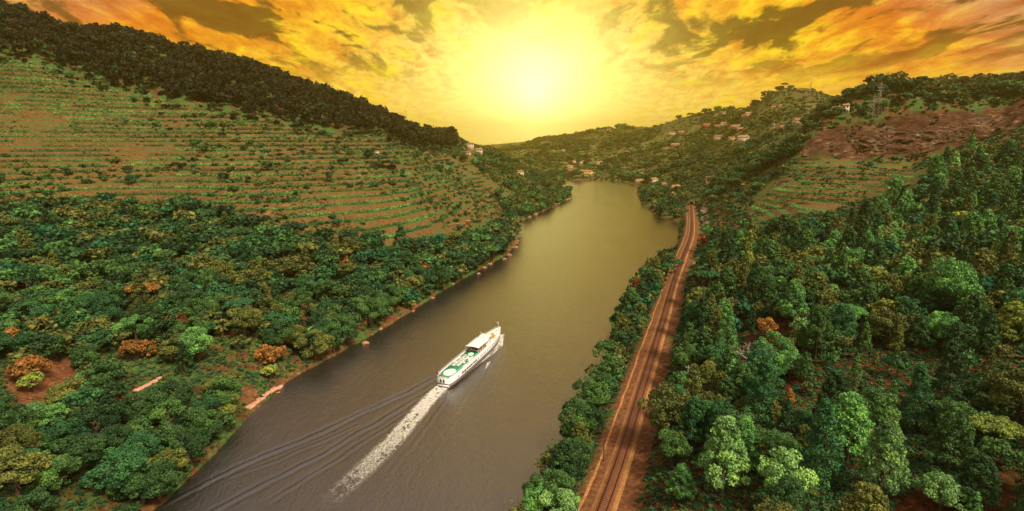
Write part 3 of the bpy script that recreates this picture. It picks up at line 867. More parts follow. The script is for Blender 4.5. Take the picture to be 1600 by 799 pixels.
one(1132, 496, 'slim', 2.0, 'yellow green', 'broader yellow young conifer below the orange bushes', 0.8)
one(1098, 385, 'broadleaf', 3.6, 'rust red', 'rusty red tree beside the far bend of the railway', 1.0)
one(1105, 368, 'broadleaf', 4.0, 'bright green', 'light green rounded tree beside the pale road cutting', 0.9)
one(898, 700, 'broadleaf', 5.4, 'mid green', 'big dense tree at the water edge left of the railway', 1.15)
one(922, 690, 'broadleaf', 4.0, 'dark green', 'dark tree between the big waterside tree and the railway', 1.05)
one(895, 745, 'broadleaf', 4.0, 'dark green', 'dark lower tree at the foot of the big waterside tree', 1.0)
one(918, 632, 'broadleaf', 4.0, 'mid green', 'rounded tree on the right bank upstream of the big waterside tree', 1.0)
one(842, 812, 'broadleaf', 3.8, 'bright green', 'pale green leafy bush-tree at the bottom edge by the river', 0.9)
one(872, 818, 'broadleaf', 3.6, 'pale green', 'palest leafy tree at the bottom edge beside the railway', 0.9)
one(815, 825, 'broadleaf', 3.2, 'olive green', 'olive leafy bush-tree at the bottom edge nearest the water', 0.8)
one(960, 600, 'broadleaf', 3.8, 'mid green', 'rounded tree on the bank beside the red strip', 1.0)
one(948, 622, 'broadleaf', 3.2, 'blue green', 'small blue-green tree at the river edge beside the red strip', 0.9)
one(1002, 490, 'pine', 5.0, 'dark green', 'big dark pine of the waterside clump left of the railway', 0.95)
one(985, 500, 'pine', 5.2, 'mid green', 'tall leaning pine at the outer edge of the waterside clump', 0.9)
one(992, 532, 'broadleaf', 5.0, 'olive green', 'olive round tree at the near end of the waterside clump', 0.9)
one(1020, 462, 'pine', 4.6, 'dark green', 'dark pine at the railway side of the waterside clump', 0.9)
one(1040, 440, 'umbrella', 4.4, 'mid green', 'green stone pine at the far end of the waterside clump', 1.1)
one(1054, 428, 'umbrella', 4.2, 'blue green', 'last dark stone pine of the waterside clump by the embankment', 1.0)
for (u, v, R_, tt, lb) in ((45, 600, 4.2, 'orange brown', 'orange tree at the left edge of the bare red bank'), (62, 590, 3.4, 'orange brown', 'second orange tree beside the one at the bare red bank'),
                          (22, 545, 3.8, 'orange brown', 'orange tree farthest left on the wooded bank'), (210, 562, 3.8, 'orange brown', 'orange tree in the middle of the left wooded bank'),
                          (232, 560, 3.0, 'orange brown', 'smaller orange tree beside the middle orange tree on the left bank'), (418, 572, 3.6, 'orange brown', 'orange tree near the river edge on the left bank'),
                          (434, 565, 3.2, 'orange brown', 'small orange tree right of the orange tree near the river edge'), (50, 612, 3.0, 'yellow green', 'yellowish tree below the orange trees at far left'),
                          (422, 592, 2.8, 'yellow green', 'yellowish bush-tree below the orange tree near the river edge')):
    one(u, v, 'broadleaf', R_, tt, lb, 0.85)
one(235, 138, 'broadleaf', 3.2, 'rust red', 'small red tree at the wood edge, leftmost on the ridge slope')
one(438, 182, 'broadleaf', 4.0, 'rust red', 'small red tree at the lower wood edge near the middle of the ridge')
one(598, 262, 'umbrella', 9.0, 'dark green', 'dark grove tree standing alone in the middle of the left vineyard', 0.6)
one(612, 266, 'umbrella', 8.0, 'dark green', 'second dark grove tree in the middle of the left vineyard', 0.6)
one(1458, 300, 'pine', 6.5, 'bright green', 'tall bright pine rising in front of the rock face', 1.0)
one(1395, 330, 'pine', 6.0, 'bright green', 'tall bright pine at the lower right corner of the right vineyard', 1.0)

HOUSES_PX = [(748, 240), (735, 234), (731, 241), (911, 272), (893, 268), (890, 262), (898, 255), (906, 256), (882, 257), (937, 258), (954, 259), (880, 236), (928, 232), (1000, 285), (1021, 285), (1036, 290), (1056, 295), (1056, 306), (1049, 211), (1064, 208), (1045, 193), (1055, 228), (1042, 234), (1104, 199), (1121, 199), (1131, 197), (1151, 200), (1158, 204), (1123, 220), (1143, 220), (1161, 222), (1170, 182), (1163, 183), (1132, 178), (1209, 170), (1219, 167), (1228, 202), (1213, 204), (1250, 194), (1208, 197), (1307, 175), (1323, 175), (1314, 160), (1272, 170), (1198, 237), (812, 274), (732, 351), (590, 244)]
HW_ = np.array([cast(u, v)[:2] for u, v in HOUSES_PX])
def offhouse(x, y):
    k = np.ones(len(x), bool)
    for q in HW_:
        r_ = np.hypot(*q); dx, dy = q / r_
        al_ = -((x - q[0]) * dx + (y - q[1]) * dy); sd_ = np.abs((x - q[0]) * dy - (y - q[1]) * dx)
        k &= ~((al_ > -10) & (al_ < 26 + r_ * .02) & (sd_ < 11))
    return k
OKO = nearpt([(45, 600), (62, 590), (210, 562), (232, 560), (418, 572), (434, 565), (50, 625), (418, 600), (225, 585), (60, 650), (228, 605), (405, 625)])
OKW = nearpt([(1128, 768), (1128, 800), (1150, 812), (1372, 768), (1372, 805), (1380, 840), (1062, 776), (1062, 810), (1165, 448), (1110, 460), (1196, 528), (1180, 560), (1085, 520)])
clear_n = lambda sc, sd, thr: (lambda x, y: fbm(x, y, sc, sd, 3) > thr)
# right forest
scatter(FOR_R, 1500, 2.4, 4.6, {'broadleaf': 6, 'pine': 3.0, 'umbrella': 1.0, 'slim': 1.0}, {'dark green': 1.6, 'mid green': 3.6, 'olive green': 2.6, 'blue green': 1.2, 'bright green': 2.2, 'pale green': .5, 'yellow green': .5},
        'in the forest on the right slope', 0.58, lambda x, y: OKW(x, y) & (fbm(x, y, 30, 91, 3) > 0.30) & (y > 60) & (x / (y + 1) < 1.15), grow=0.25, hs=(0.8, 1.1))
scatter(FOR_R, 900, 1.1, 2.2, {'broadleaf': 3, 'pine': 2, 'slim': 4, 'shrub': 3}, {'dark green': 2, 'mid green': 3, 'olive green': 3, 'blue green': 1.2, 'bright green': 2, 'yellow green': 1.6, 'orange brown': .1},
        'in the forest on the right slope', 1.25, lambda x, y: OKW(x, y) & (y > 60) & (y < 300) & (x / (y + 1) < 1.15), grow=0.25, hs=(0.8, 1.2))
STRIP_R = wpoly([(-40, 88), (125, 112), (240, 144), (360, 168), (450, 186), (550, 200), (625, 217), (700, 229), (705, 240), (625, 234), (550, 218), (450, 202), (360, 186), (240, 162), (125, 132), (-40, 106)])
scatter(STRIP_R, 160, 2.5, 5.0, {'shrub': 6, 'broadleaf': 3}, {'dark green': 4, 'mid green': 2, 'olive green': 2}, 'along the lower edge of the left ridge wood', 0.7, hs=(.6, .9))
STRIP = wpoly([(815, 830), (850, 772), (878, 705), (900, 650), (932, 600), (948, 552), (958, 510), (980, 470), (1005, 432), (1045, 402), (1056, 408), (1040, 440), (1020, 478), (1000, 520), (980, 560), (950, 600), (935, 640), (915, 700), (905, 740), (870, 835)])
scatter(STRIP, 110, 2.6, 4.4, {'broadleaf': 5, 'pine': 1}, {'dark green': 2, 'mid green': 3, 'olive green': 3, 'rust red': .05}, 'on the river bank left of the railway', 0.5, hs=(.8, 1.1))
CLUMP = wpoly([(1000, 318), (1028, 336), (1055, 343), (1070, 338), (1073, 312), (1062, 300), (1030, 295), (1003, 300)])
scatter(CLUMP, 60, 4.2, 7.0, {'broadleaf': 5, 'umbrella': 1}, {'dark green': 2, 'mid green': 3, 'olive green': 3, 'bright green': 1, 'blue green': 1.5}, 'on the wooded point where the railway leaves the river', 0.62, hs=(.7, 1.0))
# left bank
LEFT = wpoly([(-60, 335), (60, 330), (150, 318), (300, 328), (400, 358), (480, 384), (545, 392), (600, 400), (650, 396), (745, 376), (790, 345), (808, 352), (806, 378), (785, 398), (745, 420), (695, 450), (645, 482), (605, 508), (555, 534), (515, 555), (475, 577), (435, 605), (380, 655), (338, 700), (290, 745), (232, 799), (170, 900), (-400, 900), (-500, 500)])
barec = lambda x, y: (fbm(x, y, 34, 101, 3) > 0.30) & (lookup(sD, x, y) * fbm(x, y, 16, 51) < 0.62)
scatter(LEFT, 1500, 2.8, 5.6, {'broadleaf': 8, 'umbrella': .8, 'slim': .3}, {'dark green': 3.2, 'mid green': 3.0, 'olive green': 2.2, 'blue green': 2.8, 'bright green': .5, 'orange brown': .04},
        'on the wooded left bank', 0.55, lambda x, y: barec(x, y) & OKO(x, y), grow=0.35, hs=(0.65, 0.95))
SH_L = wpoly([(240, 799), (300, 742), (345, 697), (378, 655), (392, 668), (360, 720), (310, 765), (255, 815)][:4] + [(350, 640), (310, 690), (262, 745), (205, 799)])
scatter(SH_L, 60, 3.2, 5.0, {'broadleaf': 1}, {'dark green': 3, 'mid green': 3, 'blue green': 2, 'olive green': 1}, 'on the wooded left bank', 0.5, OKO, hs=(.7, .95))
SH_M = wpoly([(478, 577), (518, 556), (558, 535), (608, 507), (648, 481), (698, 449), (748, 421), (788, 399), (785, 380), (745, 392), (690, 415), (640, 428), (590, 440), (540, 470), (505, 510), (470, 555)])
scatter(SH_M, 150, 3.6, 6.4, {'broadleaf': 1}, {'dark green': 3, 'mid green': 4, 'blue green': 1.5, 'olive green': 2.5, 'bright green': .5}, 'on the wooded left bank', 0.52, OKO, hs=(.75, 1.0))
# ridge wood
top_px = [(0, 22, 410), (200, 64, 450), (400, 112, 480), (500, 150, 515), (600, 182, 550), (700, 214, 700)]
tw = np.array([unproj_D(u, v, D * S)[:2] for u, v, D in top_px])
low = wpoly([(-60, 70), (0, 90), (125, 116), (240, 148), (360, 173), (450, 190), (550, 204), (625, 221), (690, 232), (715, 228)])
RIDGE = np.vstack([low, tw[::-1] * 1.07, [tw[0] * 1.07 + [-160, -40]]])
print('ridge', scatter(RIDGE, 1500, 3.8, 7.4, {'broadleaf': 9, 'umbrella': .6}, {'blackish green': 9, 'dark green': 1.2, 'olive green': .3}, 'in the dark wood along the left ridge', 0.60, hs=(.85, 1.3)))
# far shoulder on the left with scattered trees down to the tip of the point
SHO = wpoly([(700, 240), (735, 238), (760, 236), (790, 248), (820, 262), (850, 268), (878, 290), (892, 303), (870, 322), (815, 340), (790, 335), (770, 300), (735, 262)])
scatter(SHO, 260, 4.0, 7.5, {'broadleaf': 6, 'shrub': 3}, {'dark green': 2, 'mid green': 3, 'olive green': 4, 'blue green': 1.5, 'bright green': 1.5}, 'on the low point of the left bank at the river bend', 0.75, lambda x, y: (fbm(x, y, 60, 111, 3) > .40) & offhouse(x, y), hs=(.6, .9))
# vineyard bushes
scatter(VIN_L, 800, 2.0, 5.2, {'shrub': 7, 'broadleaf': .8}, {'dark green': 2, 'mid green': 3, 'olive green': 4, 'blue green': 2, 'rust red': .08}, 'between the vine terraces on the left slope', 1.0, clear_n(80, 121, 0.44), hs=(.6, .8))
scatter(VIN_R, 30, 2.2, 3.6, {'shrub': 4, 'broadleaf': 2}, {'dark green': 2, 'mid green': 3, 'olive green': 2}, 'between the vine terraces on the right slope', 1.0, None, hs=(.6, .8))
# belt between road and right vineyard, and slopes behind
BELT = wpoly([(1112, 335), (1118, 290), (1135, 268), (1170, 250), (1215, 238), (1255, 240), (1245, 252), (1205, 262), (1160, 287), (1122, 318)])
scatter(BELT, 130, 4.2, 7.4, {'broadleaf': 5, 'umbrella': 2}, {'dark green': 4, 'mid green': 2, 'blue green': 2, 'olive green': 1}, 'in the belt beside the right vineyard', 0.62, offhouse, hs=(.7, 1))
FAR = wpoly([(925, 276), (965, 278), (1000, 286), (1060, 288), (1105, 272), (1130, 250), (1210, 232), (1262, 235), (1262, 205), (1330, 188), (1400, 180), (1480, 170), (1540, 160), (1600, 158)])
FAR = np.vstack([FAR, np.array([unproj_D(u, v, D * S)[:2] for u, v, D in ((1700, 127, 600), (1600, 127, 600), (1500, 135, 750), (1350, 153, 800), (1250, 139, 1050), (1200, 151, 1000), (1130, 174, 1250), (1050, 190, 1400), (980, 201, 1800), (920, 208, 2000), (850, 217, 2300), (800, 232, 2250), (775, 236, 2100))]) * 1.03,
                 wpoly([(790, 236), (800, 243), (830, 262), (880, 277), (900, 279)])])
farcond = lambda x, y: (fbm(x, y, 90, 131, 4) > 0.48 + .07 * smooth(800, 1100, y)) & offhouse(x, y)
print('far', scatter(FAR, 3600, 5.0, 8.5, {'broadleaf': 6, 'umbrella': 1, 'shrub': 3}, {'dark green': 3, 'mid green': 3, 'olive green': 3, 'blue green': 1.2}, 'on the far right slopes', 0.70, farcond, hs=(.55, .85), grow=0.12))
TOPC = np.vstack([np.array([unproj_D(u, v, D * S)[:2] for u, v, D in ((1250, 214, 392), (1350, 196, 398), (1430, 188, 398), (1500, 181, 396), (1560, 180, 392), (1640, 180, 390), (1640, 150, 480), (1500, 158, 460), (1350, 172, 500), (1270, 200, 440))])])
scatter(TOPC, 260, 3.4, 5.5, {'broadleaf': 5, 'shrub': 3}, {'dark green': 4, 'blackish green': 2, 'olive green': 1.5}, 'along the top of the reddish rock face', 0.66, hs=(.6, .8))
TOPW = np.array([unproj_D(u, v, D * S)[:2] for u, v, D in ((1440, 160, 600), (1470, 158, 560), (1500, 152, 520), (1640, 150, 490), (1720, 130, 600), (1560, 128, 640), (1480, 143, 640), (1450, 152, 640))])
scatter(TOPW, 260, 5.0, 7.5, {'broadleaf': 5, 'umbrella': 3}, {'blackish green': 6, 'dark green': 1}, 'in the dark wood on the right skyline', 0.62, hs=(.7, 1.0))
FLANK = wpoly([(1126, 352), (1130, 318), (1165, 288), (1210, 264), (1248, 250), (1256, 258), (1215, 280), (1178, 305), (1158, 350)])
scatter(FLANK, 28, 3.4, 5.6, {'broadleaf': 5, 'shrub': 2}, {'dark green': 3, 'mid green': 3, 'blue green': 1.5, 'olive green': 2}, 'in the belt beside the right vineyard', 0.75, None, hs=(.6, .9))
EDGE_L = wpoly([(885, 300), (890, 310), (850, 329), (818, 342), (812, 336), (845, 322), (872, 308)])
scatter(EDGE_L, 50, 4, 6.5, {'broadleaf': 1}, {'olive green': 3, 'dark green': 2}, 'at the tip of the left point', 0.6, hs=(.6, .9))
print('trees', len(trees), round(time.time() - T0, 1))

# emit
def where(x, y, place, size, kd):
    sz = '' if kd == 'shrub' else ('tall ' if size > 4.4 else ('small ' if size < 2.6 else ''))
    if 'forest on the right' in place:
        d = float(lookup(DT, x, y)); r_ = x / (y + 1)
        a = 'beside the railway' if d < 18 else ('near the right edge of the forest' if r_ > .78 else ('in the mid forest' if r_ > .5 else 'in the forest near the railway'))
        b = 'at the bottom' if y < 120 else ('halfway up' if y < 210 else 'upslope')
        return sz, f'{a}, {b}'
    if 'wooded left bank' in place:
        d = float(lookup(DR, x, y))
        a = 'overhanging the river' if d < 10 else ('just behind the shore trees' if d < 30 else ('inside the left wood' if d < 70 else 'deep in the left wood'))
        b = 'nearest the camera' if y < 150 else ('opposite the boat' if y < 240 else 'beyond the boat')
        return sz, f'{a}, {b}'
    if 'left ridge' in place:
        return sz, 'in the dark left ridge wood, ' + ('near side' if y < 620 else ('middle' if y < 760 else 'far end'))
    if 'vine terraces on the left' in place:
        z = float(lookup(Z0, x, y)); return sz, 'between vines ' + ('low' if z < 38 else ('halfway' if z < 62 else 'high')) + ' on the left slope' + (', far end' if x > -90 else (', near end' if x < -260 else ''))
    if 'far right slopes' in place:
        return sz, 'on the far right slopes, ' + ('near the water' if float(lookup(Z0, x, y)) < 40 else 'up the hillside')
    return sz, place
by = {}
for t_ in trees: by.setdefault(t_[0], []).append(t_)
def visible_size(t_):
    x, y = t_[1], t_[2]
    u = 800 + F * x / max(y * math.cos(PITCH) + 40, 1)
    inn = 1.0 if -60 < u < 1660 else 0.05
    return t_[3] / math.hypot(x, y) * inn + (10 if t_[7] else 0)
SEEN = {}
gn_pts = {}
for kd, L_ in by.items():
    L_.sort(key=visible_size, reverse=True)
    nm, phrase, cat = KNAME[kd]
    zs = lookup(ZT, [t_[1] for t_ in L_], [t_[2] for t_ in L_])
    for i, t_ in enumerate(L_):
        _, x, y, R_, tint, place, hs_, lab = t_
        if i >= 300:
            gn_pts.setdefault((kd, 'ridge' if 'dark left ridge' in str(place) or 'left ridge' in str(place) or 'skyline' in str(place) else 'far'), []).append((x, y, zs[i] - 0.15, R_, R_ * hs_)); continue
        px = R_ / math.hypot(x, y, HC) * 544
        lod = 'near' if px > 12 else ('mid' if px > 5 else 'far')
        v_ = PROTO[kd, lod][rng.integers(NV[lod])]
        col = (*TINT[tint], 1)
        rz = rng.uniform(0, 6.28)
        if lod == 'far' or kd == 'shrub':
            r = bpy.data.objects.new(nm, v_[0]); COL.objects.link(r); r.color = col
        else:
            r = bpy.data.objects.new(nm, None); COL.objects.link(r); r.empty_display_size = .4
            cr_ = bpy.data.objects.new('crown', v_[0]); COL.objects.link(cr_); cr_.parent = r; cr_.color = col
            tk = bpy.data.objects.new('trunk', v_[1]); COL.objects.link(tk); tk.parent = r
        r.location = (x, y, zs[i] - 0.15); r.rotation_euler = (rng.normal(0, .035), rng.normal(0, .035), rz); r.scale = (R_, R_, R_ * hs_)
        if lab: tag(r, lab, cat, None)
        else:
            w_ = where(x, y, place, R_ * hs_, kd)
            tag(r, f'{w_[0]}{tint} {phrase} {w_[1]}', cat, f'{w_[0]}{tint} {phrase}s {w_[1]}')
print('emitted', round(time.time() - T0, 1))

# one mass of the remaining trees: instances on points
def darker(me, c, nm):
    m2 = me.copy(); m2.materials.clear(); m2.materials.append(c); m2.materials.append(M_bark); return m2
def scatter_gn(name, pts_, protos, label):
    pts_ = np.array(pts_, np.float32)
    me = bpy.data.meshes.new(name); me.vertices.add(len(pts_)); me.vertices.foreach_set('co', np.ascontiguousarray(pts_[:, :3]).ravel())
    a = me.attributes.new('scl', 'FLOAT_VECTOR', 'POINT'); a.data.foreach_set('vector', np.ascontiguousarray(np.stack([pts_[:, 3], pts_[:, 3], pts_[:, 4]], -1)).ravel())
    a = me.attributes.new('pick', 'INT', 'POINT'); a.data.foreach_set('value', rng.integers(0, len(protos), len(pts_)).astype(np.int32))
    a = me.attributes.new('rotz', 'FLOAT_VECTOR', 'POINT'); rz = np.zeros((len(pts_), 3), np.float32); rz[:, 2] = rng.uniform(0, 6.28, len(pts_)); a.data.foreach_set('vector', rz.ravel())
    o = bpy.data.objects.new(name, me); COL.objects.link(o)
    ng = bpy.data.node_groups.new(name, 'GeometryNodeTree')
    ng.interface.new_socket('Geometry', in_out='INPUT', socket_type='NodeSocketGeometry'); ng.interface.new_socket('Geometry', in_out='OUTPUT', socket_type='NodeSocketGeometry')
    N_ = ng.nodes; L_ = ng.links
    gi = N_.new('NodeGroupInput'); go = N_.new('NodeGroupOutput')
    jn = N_.new('GeometryNodeJoinGeometry')
    for p in protos[::-1]:
        q = N_.new('GeometryNodeObjectInfo'); q.inputs['Object'].default_value = p; q.inputs['As Instance'].default_value = True
        L_.new(q.outputs['Geometry'], jn.inputs[0])
    ip = N_.new('GeometryNodeInstanceOnPoints')
    L_.new(gi.outputs[0], ip.inputs['Points']); L_.new(jn.outputs[0], ip.inputs['Instance']); ip.inputs['Pick Instance'].default_value = True
    def na(nm, tp):
        q = N_.new('GeometryNodeInputNamedAttribute'); q.data_type = tp; q.inputs['Name'].default_value = nm; return q.outputs['Attribute']
    L_.new(na('pick', 'INT'), ip.inputs['Instance Index']); L_.new(na('scl', 'FLOAT_VECTOR'), ip.inputs['Scale']); L_.new(na('rotz', 'FLOAT_VECTOR'), ip.inputs['Rotation'])
    L_.new(ip.outputs[0], go.inputs[0])
    md = o.modifiers.new('scatter', 'NODES'); md.node_group = ng
    tag(o, label, kind='stuff')
    return o
GREF = {}
REFPX = {'broadleaf': [(1150, 262), (1160, 255), (1190, 250)], 'umbrella': [(1140, 265), (1175, 248), (1200, 243)], 'shrub': [(1085, 300), (1092, 290), (1100, 285)], 'pine': [(1215, 244), (1225, 240), (1232, 246)], 'slim': [(1126, 300), (1131, 290), (1137, 285)]}
for kd in ('broadleaf', 'umbrella', 'shrub', 'pine', 'slim'):
    nm, phrase, cat = KNAME[kd]; refs = []
    for (me, me2), (u, v) in zip(PROTO[kd, 'far'], REFPX[kd]):
        p = cast(u, v)
        r = bpy.data.objects.new(nm, me2); COL.objects.link(r)
        r.location = p; R_ = 5.5 if kd != 'shrub' else 3.0; r.scale = (R_, R_, R_ * .8)
        tag(r, f'distant {phrase} near the pale road on the right, {("leftmost", "middle", "rightmost")[len(refs)]} of three', cat, f'distant {phrase}s near the pale road'); refs.append(r)
    GREF[kd] = refs
STN = {'broadleaf': 'distant_woodland', 'umbrella': 'distant_pinewood', 'shrub': 'distant_scrub', 'pine': 'ridge_pinewood', 'slim': 'conifer_growth'}
RREF = {}
for (kd, zn), p in gn_pts.items():
    if zn == 'ridge':
        nm, phrase, cat = KNAME[kd]; refs = []
        for k_, (me, me2) in enumerate(PROTO[kd, 'far']):
            q = cast(300 + 37 * k_ + 11 * len(RREF), 158 + 4 * k_); r = bpy.data.objects.new(nm, darker(me, M_backlit, nm)); COL.objects.link(r); r.location = q; r.scale = (5, 5, 5)
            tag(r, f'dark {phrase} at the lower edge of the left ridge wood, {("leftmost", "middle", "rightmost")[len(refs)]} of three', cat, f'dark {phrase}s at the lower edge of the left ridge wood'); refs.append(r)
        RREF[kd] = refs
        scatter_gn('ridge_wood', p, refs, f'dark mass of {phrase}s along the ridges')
    else:
        scatter_gn(STN[kd], p, GREF[kd], f'mass of {KNAME[kd][1]}s on the slopes')

# undergrowth over all land, spread so that it thins with distance like real scrub seen from above
m_ = 150000
yb = np.exp(rng.uniform(math.log(70), math.log(2600), m_)); xb = rng.uniform(-1.15, 1.15, m_) * yb
zb = lookup(ZT, xb, yb)
k = (lookup(Z0, xb, yb) > 0.7) & (lookup(DT, xb, yb) > 6.5)
k &= (fbm(xb, yb, 26, 141, 3) > np.where(lookup(sL + sR, xb, yb) > .3, 0.49, np.where(inside(FOR_R, xb, yb), 0.45, 0.33))) & ((lookup(sC, xb, yb) < 0.3) | (fbm(xb, yb, 14, 149, 3) > .48)) & (lookup(dirt, xb, yb) < 0.7)
xb, yb, zb = xb[k], yb[k], zb[k]
Rb = rng.uniform(0.5, 1.25, len(xb)) * np.clip(yb / 190, 0.75, 4.5)
Rb = np.where(lookup(sL + sR, xb, yb) > .3, Rb * .6, Rb)
print('scrub', len(xb))
scatter_gn('undergrowth', np.stack([xb, yb, zb - .1, Rb, Rb * .7], -1), GREF['shrub'], 'low scrub and bracken covering the ground')
# red-brown bracken
k = rng.uniform(0, 1, len(xb)) < 0.16
jx = rng.normal(0, 3, k.sum()); jy = rng.normal(0, 3, k.sum())
x2, y2 = xb[k] + jx, yb[k] + jy; z2 = lookup(ZT, x2, y2); kk = (lookup(Z0, x2, y2) > 1) & (lookup(DT, x2, y2) > 5)
br = []
brp = bpy.data.objects.new('bracken_clump', PROTO['shrub', 'far'][0][0].copy()); COL.objects.link(brp)
M_brk = foliage_mat('bracken', False)
brn = M_brk.node_tree
tt = NT(brn)
for nd in list(brn.nodes):
    if nd.type == 'MIX' and nd.blend_type == 'MULTIPLY' and nd.inputs[6].is_linked and nd.inputs[6].links[0].from_node.type == 'OBJECT_INFO':
        brn.links.remove(nd.inputs[6].links[0]); nd.inputs[6].default_value = (0.26, 0.085, 0.02, 1)
brp.data.materials.clear(); brp.data.materials.append(M_brk); brp.data.materials.append(M_bark)
p = cast(1000, 640); brp.location = p; brp.scale = (1.2, 1.2, .8)
tag(brp, 'rust brown bracken clump on the strip between trees and railway', 'bracken')
scatter_gn('bracken', np.stack([x2[kk], y2[kk], z2[kk] - .1, Rb[k][kk] * .8, Rb[k][kk] * .5], -1), [brp], 'rust brown bracken on the open ground')

# ------------------------------------------------------------------ vine rows on the terraces
def vine_rows(mask, step, off, seed, keep, place, size, limit):
    rows = []
    zmin, zmax = Z0[mask].min(), Z0[mask].max()
    lev = math.floor(zmin / step) * step
    nz_grid = fbm(fx, fy, 42, seed, 3).reshape(NR, NC)
    while lev < zmax:
        for of in off:
            L = lev + of * step
            up = (Z0[:-1] < L) & (Z0[1:] >= L) & mask[:-1] & (YY[:-1] > 120)
            cur = []; 
            cols_ = np.where(up.any(0))[0]; last = None
            brk = rng.uniform(40, 110); ln_ = 0
            for ci in cols_:
                ri = int(np.argmax(up[:, ci])); f = (L - Z0[ri, ci]) / (Z0[ri + 1, ci] - Z0[ri, ci] + 1e-9)
                p = np.array([XX[ri, ci] * (1 - f) + XX[ri + 1, ci] * f, YY[ri, ci] * (1 - f) + YY[ri + 1, ci] * f])
                good = nz_grid[ri, ci] + 0.10 * math.sin(L * 3.1 + seed) > keep
                if last is not None:
                    dd = np.hypot(*(p - last)); ln_ += dd
                    if dd > 7 + step or not good or ln_ > brk:
                        if len(cur) > 5: rows.append(np.array(cur))
                        cur = []; ln_ = 0; brk = rng.uniform(40, 110)
                if good: cur.append(p)
                last = p
            if len(cur) > 5: rows.append(np.array(cur))
        lev += step
    rows.sort(key=lambda r: -np.linalg.norm(np.diff(r, axis=0), axis=1).sum() / r[:, 1].mean())
    print('vine rows', place, len(rows))
    extra = []
    for i, r in enumerate(rows):
        sg = np.r_[0, np.cumsum(np.linalg.norm(np.diff(r, axis=0), axis=1))]
        nn = int(sg[-1] * 11)
        s = rng.uniform(0, sg[-1], nn)
        x = np.interp(s, sg, r[:, 0]) + rng.normal(0, .32, nn) * size; y = np.interp(s, sg, r[:, 1]) + rng.normal(0, .30, nn) * size
        z = lookup(ZT, x, y) + np.abs(rng.normal(0.42, 0.30, nn)) * size * (0.75 + 0.5 * vnoise(s, s * 0, 5.0, i))
        V, F_ = leaf_quads(np.stack([x, y, z], -1), rng.normal(size=(nn, 3)) + [0, -.2, .7], 0.42 * size)
        tone = np.repeat(np.clip(0.5 + (vnoise(s, s * 0, 6.0, i + 3) - .5) * .7 + rng.normal(0, .13, nn), 0, 1), 4)
        if i >= limit: extra.append((V, F_, tone)); continue
        c0 = r.mean(0); z0 = float(lookup(ZT, c0[0], c0[1]))
        o = mesh_obj('vine_row', V - [c0[0], c0[1], z0], F_, M_fol); o.location = (c0[0], c0[1], z0); set_tone(o.data, tone)
        tn = pick({'bright green': 5, 'blue green': 2.0, 'mid green': 3, 'olive green': .8})
        o.color = (*TINT[tn], 1)
        u_ = 800 + F * c0[0] / c0[1]
        hgt = 'high' if z0 > 62 else ('middle' if z0 > 38 else 'low')
        prt = ('near end' if u_ < 150 else ('middle' if u_ < 450 else 'far end')) if 'left' in place else ('left side' if u_ < 1270 else 'right side')
        fm = 'long' if sg[-1] > 60 else ('short' if sg[-1] < 25 else 'mid-length')
        tag(o, f'{fm} {tn} vine row on a {hgt} terrace of the {place}, {prt}', 'vine row', f'{fm} {tn} vine rows on {hgt} terraces of the {place}, {prt}')
    if extra:
        V, F_ = join([(v, f) for v, f, _ in extra]); o = mesh_obj('vine_growth', V, F_, M_fol); set_tone(o.data, np.concatenate([t_ for _, _, t_ in extra])); o.color = (*TINT['mid green'], 1)
        tag(o, f'short leftover vine rows on the {place}', kind='stuff')
vine_rows(mL, VSTEP, (0.18,), 151, 0.30, 'left hillside', 2.3, 215)
vine_rows(mR, 3.0, (0.14,), 161, 0.25, 'right vineyard', 1.8, 85)
print('vines', round(time.time() - T0, 1))
# ------------------------------------------------------------------ simple solids
def box(cx, cy, cz, sx, sy, sz, rz=0.0):
    x, y, z = sx / 2, sy / 2, sz / 2
    v = np.array([(-x, -y, -z), (x, -y, -z), (x, y, -z), (-x, y, -z), (-x, -y, z), (x, -y, z), (x, y, z), (-x, y, z)], float)
    c_, s_ = math.cos(rz), math.sin(rz)
    v = np.stack([v[:, 0] * c_ - v[:, 1] * s_ + cx, v[:, 0] * s_ + v[:, 1] * c_ + cy, v[:, 2] + cz], -1)
    f = np.array([(0, 3, 2, 1), (4, 5, 6, 7), (0, 1, 5, 4), (1, 2, 6, 5), (2, 3, 7, 6), (3, 0, 4, 7)])
    return v, f
def part(name, shapes, mat, parent, bevel=0.0):
    if isinstance(shapes, tuple): shapes = [shapes]
    V, F_ = join(shapes) if all(f.shape[1] == shapes[0][1].shape[1] for _, f in shapes) else (None, None)
    o = mesh_obj(name, V, F_, mat, parent)
    if bevel:
        b_ = o.modifiers.new('bevel', 'BEVEL'); b_.width = bevel; b_.segments = 2; b_.limit_method = 'ANGLE'
    return o
def ribbon(line, offs, zoff, closed=False):
    """strip mesh along a world polyline; offs, zoff give the cross-section"""
    line = np.asarray(line); t = np.gradient(line[:, :2], axis=0); t /= np.linalg.norm(t, axis=1, keepdims=True)
    nrm = np.stack([t[:, 1], -t[:, 0]], -1)
    V = np.concatenate([np.stack([line[:, 0] + nrm[:, 0] * o_, line[:, 1] + nrm[:, 1] * o_, line[:, 2] + z_], -1)[:, None] for o_, z_ in zip(offs, zoff)], 1)
    n_, m_ = V.shape[:2]; G = np.arange(n_ * m_).reshape(n_, m_)
    f = np.stack([G[:-1, :-1], G[:-1, 1:], G[1:, 1:], G[1:, :-1]], -1).reshape(-1, 4)
    if closed: f = np.concatenate([f, np.stack([G[:-1, -1], G[:-1, 0], G[1:, 0], G[1:, -1]], -1)])
    return V.reshape(-1, 3), f

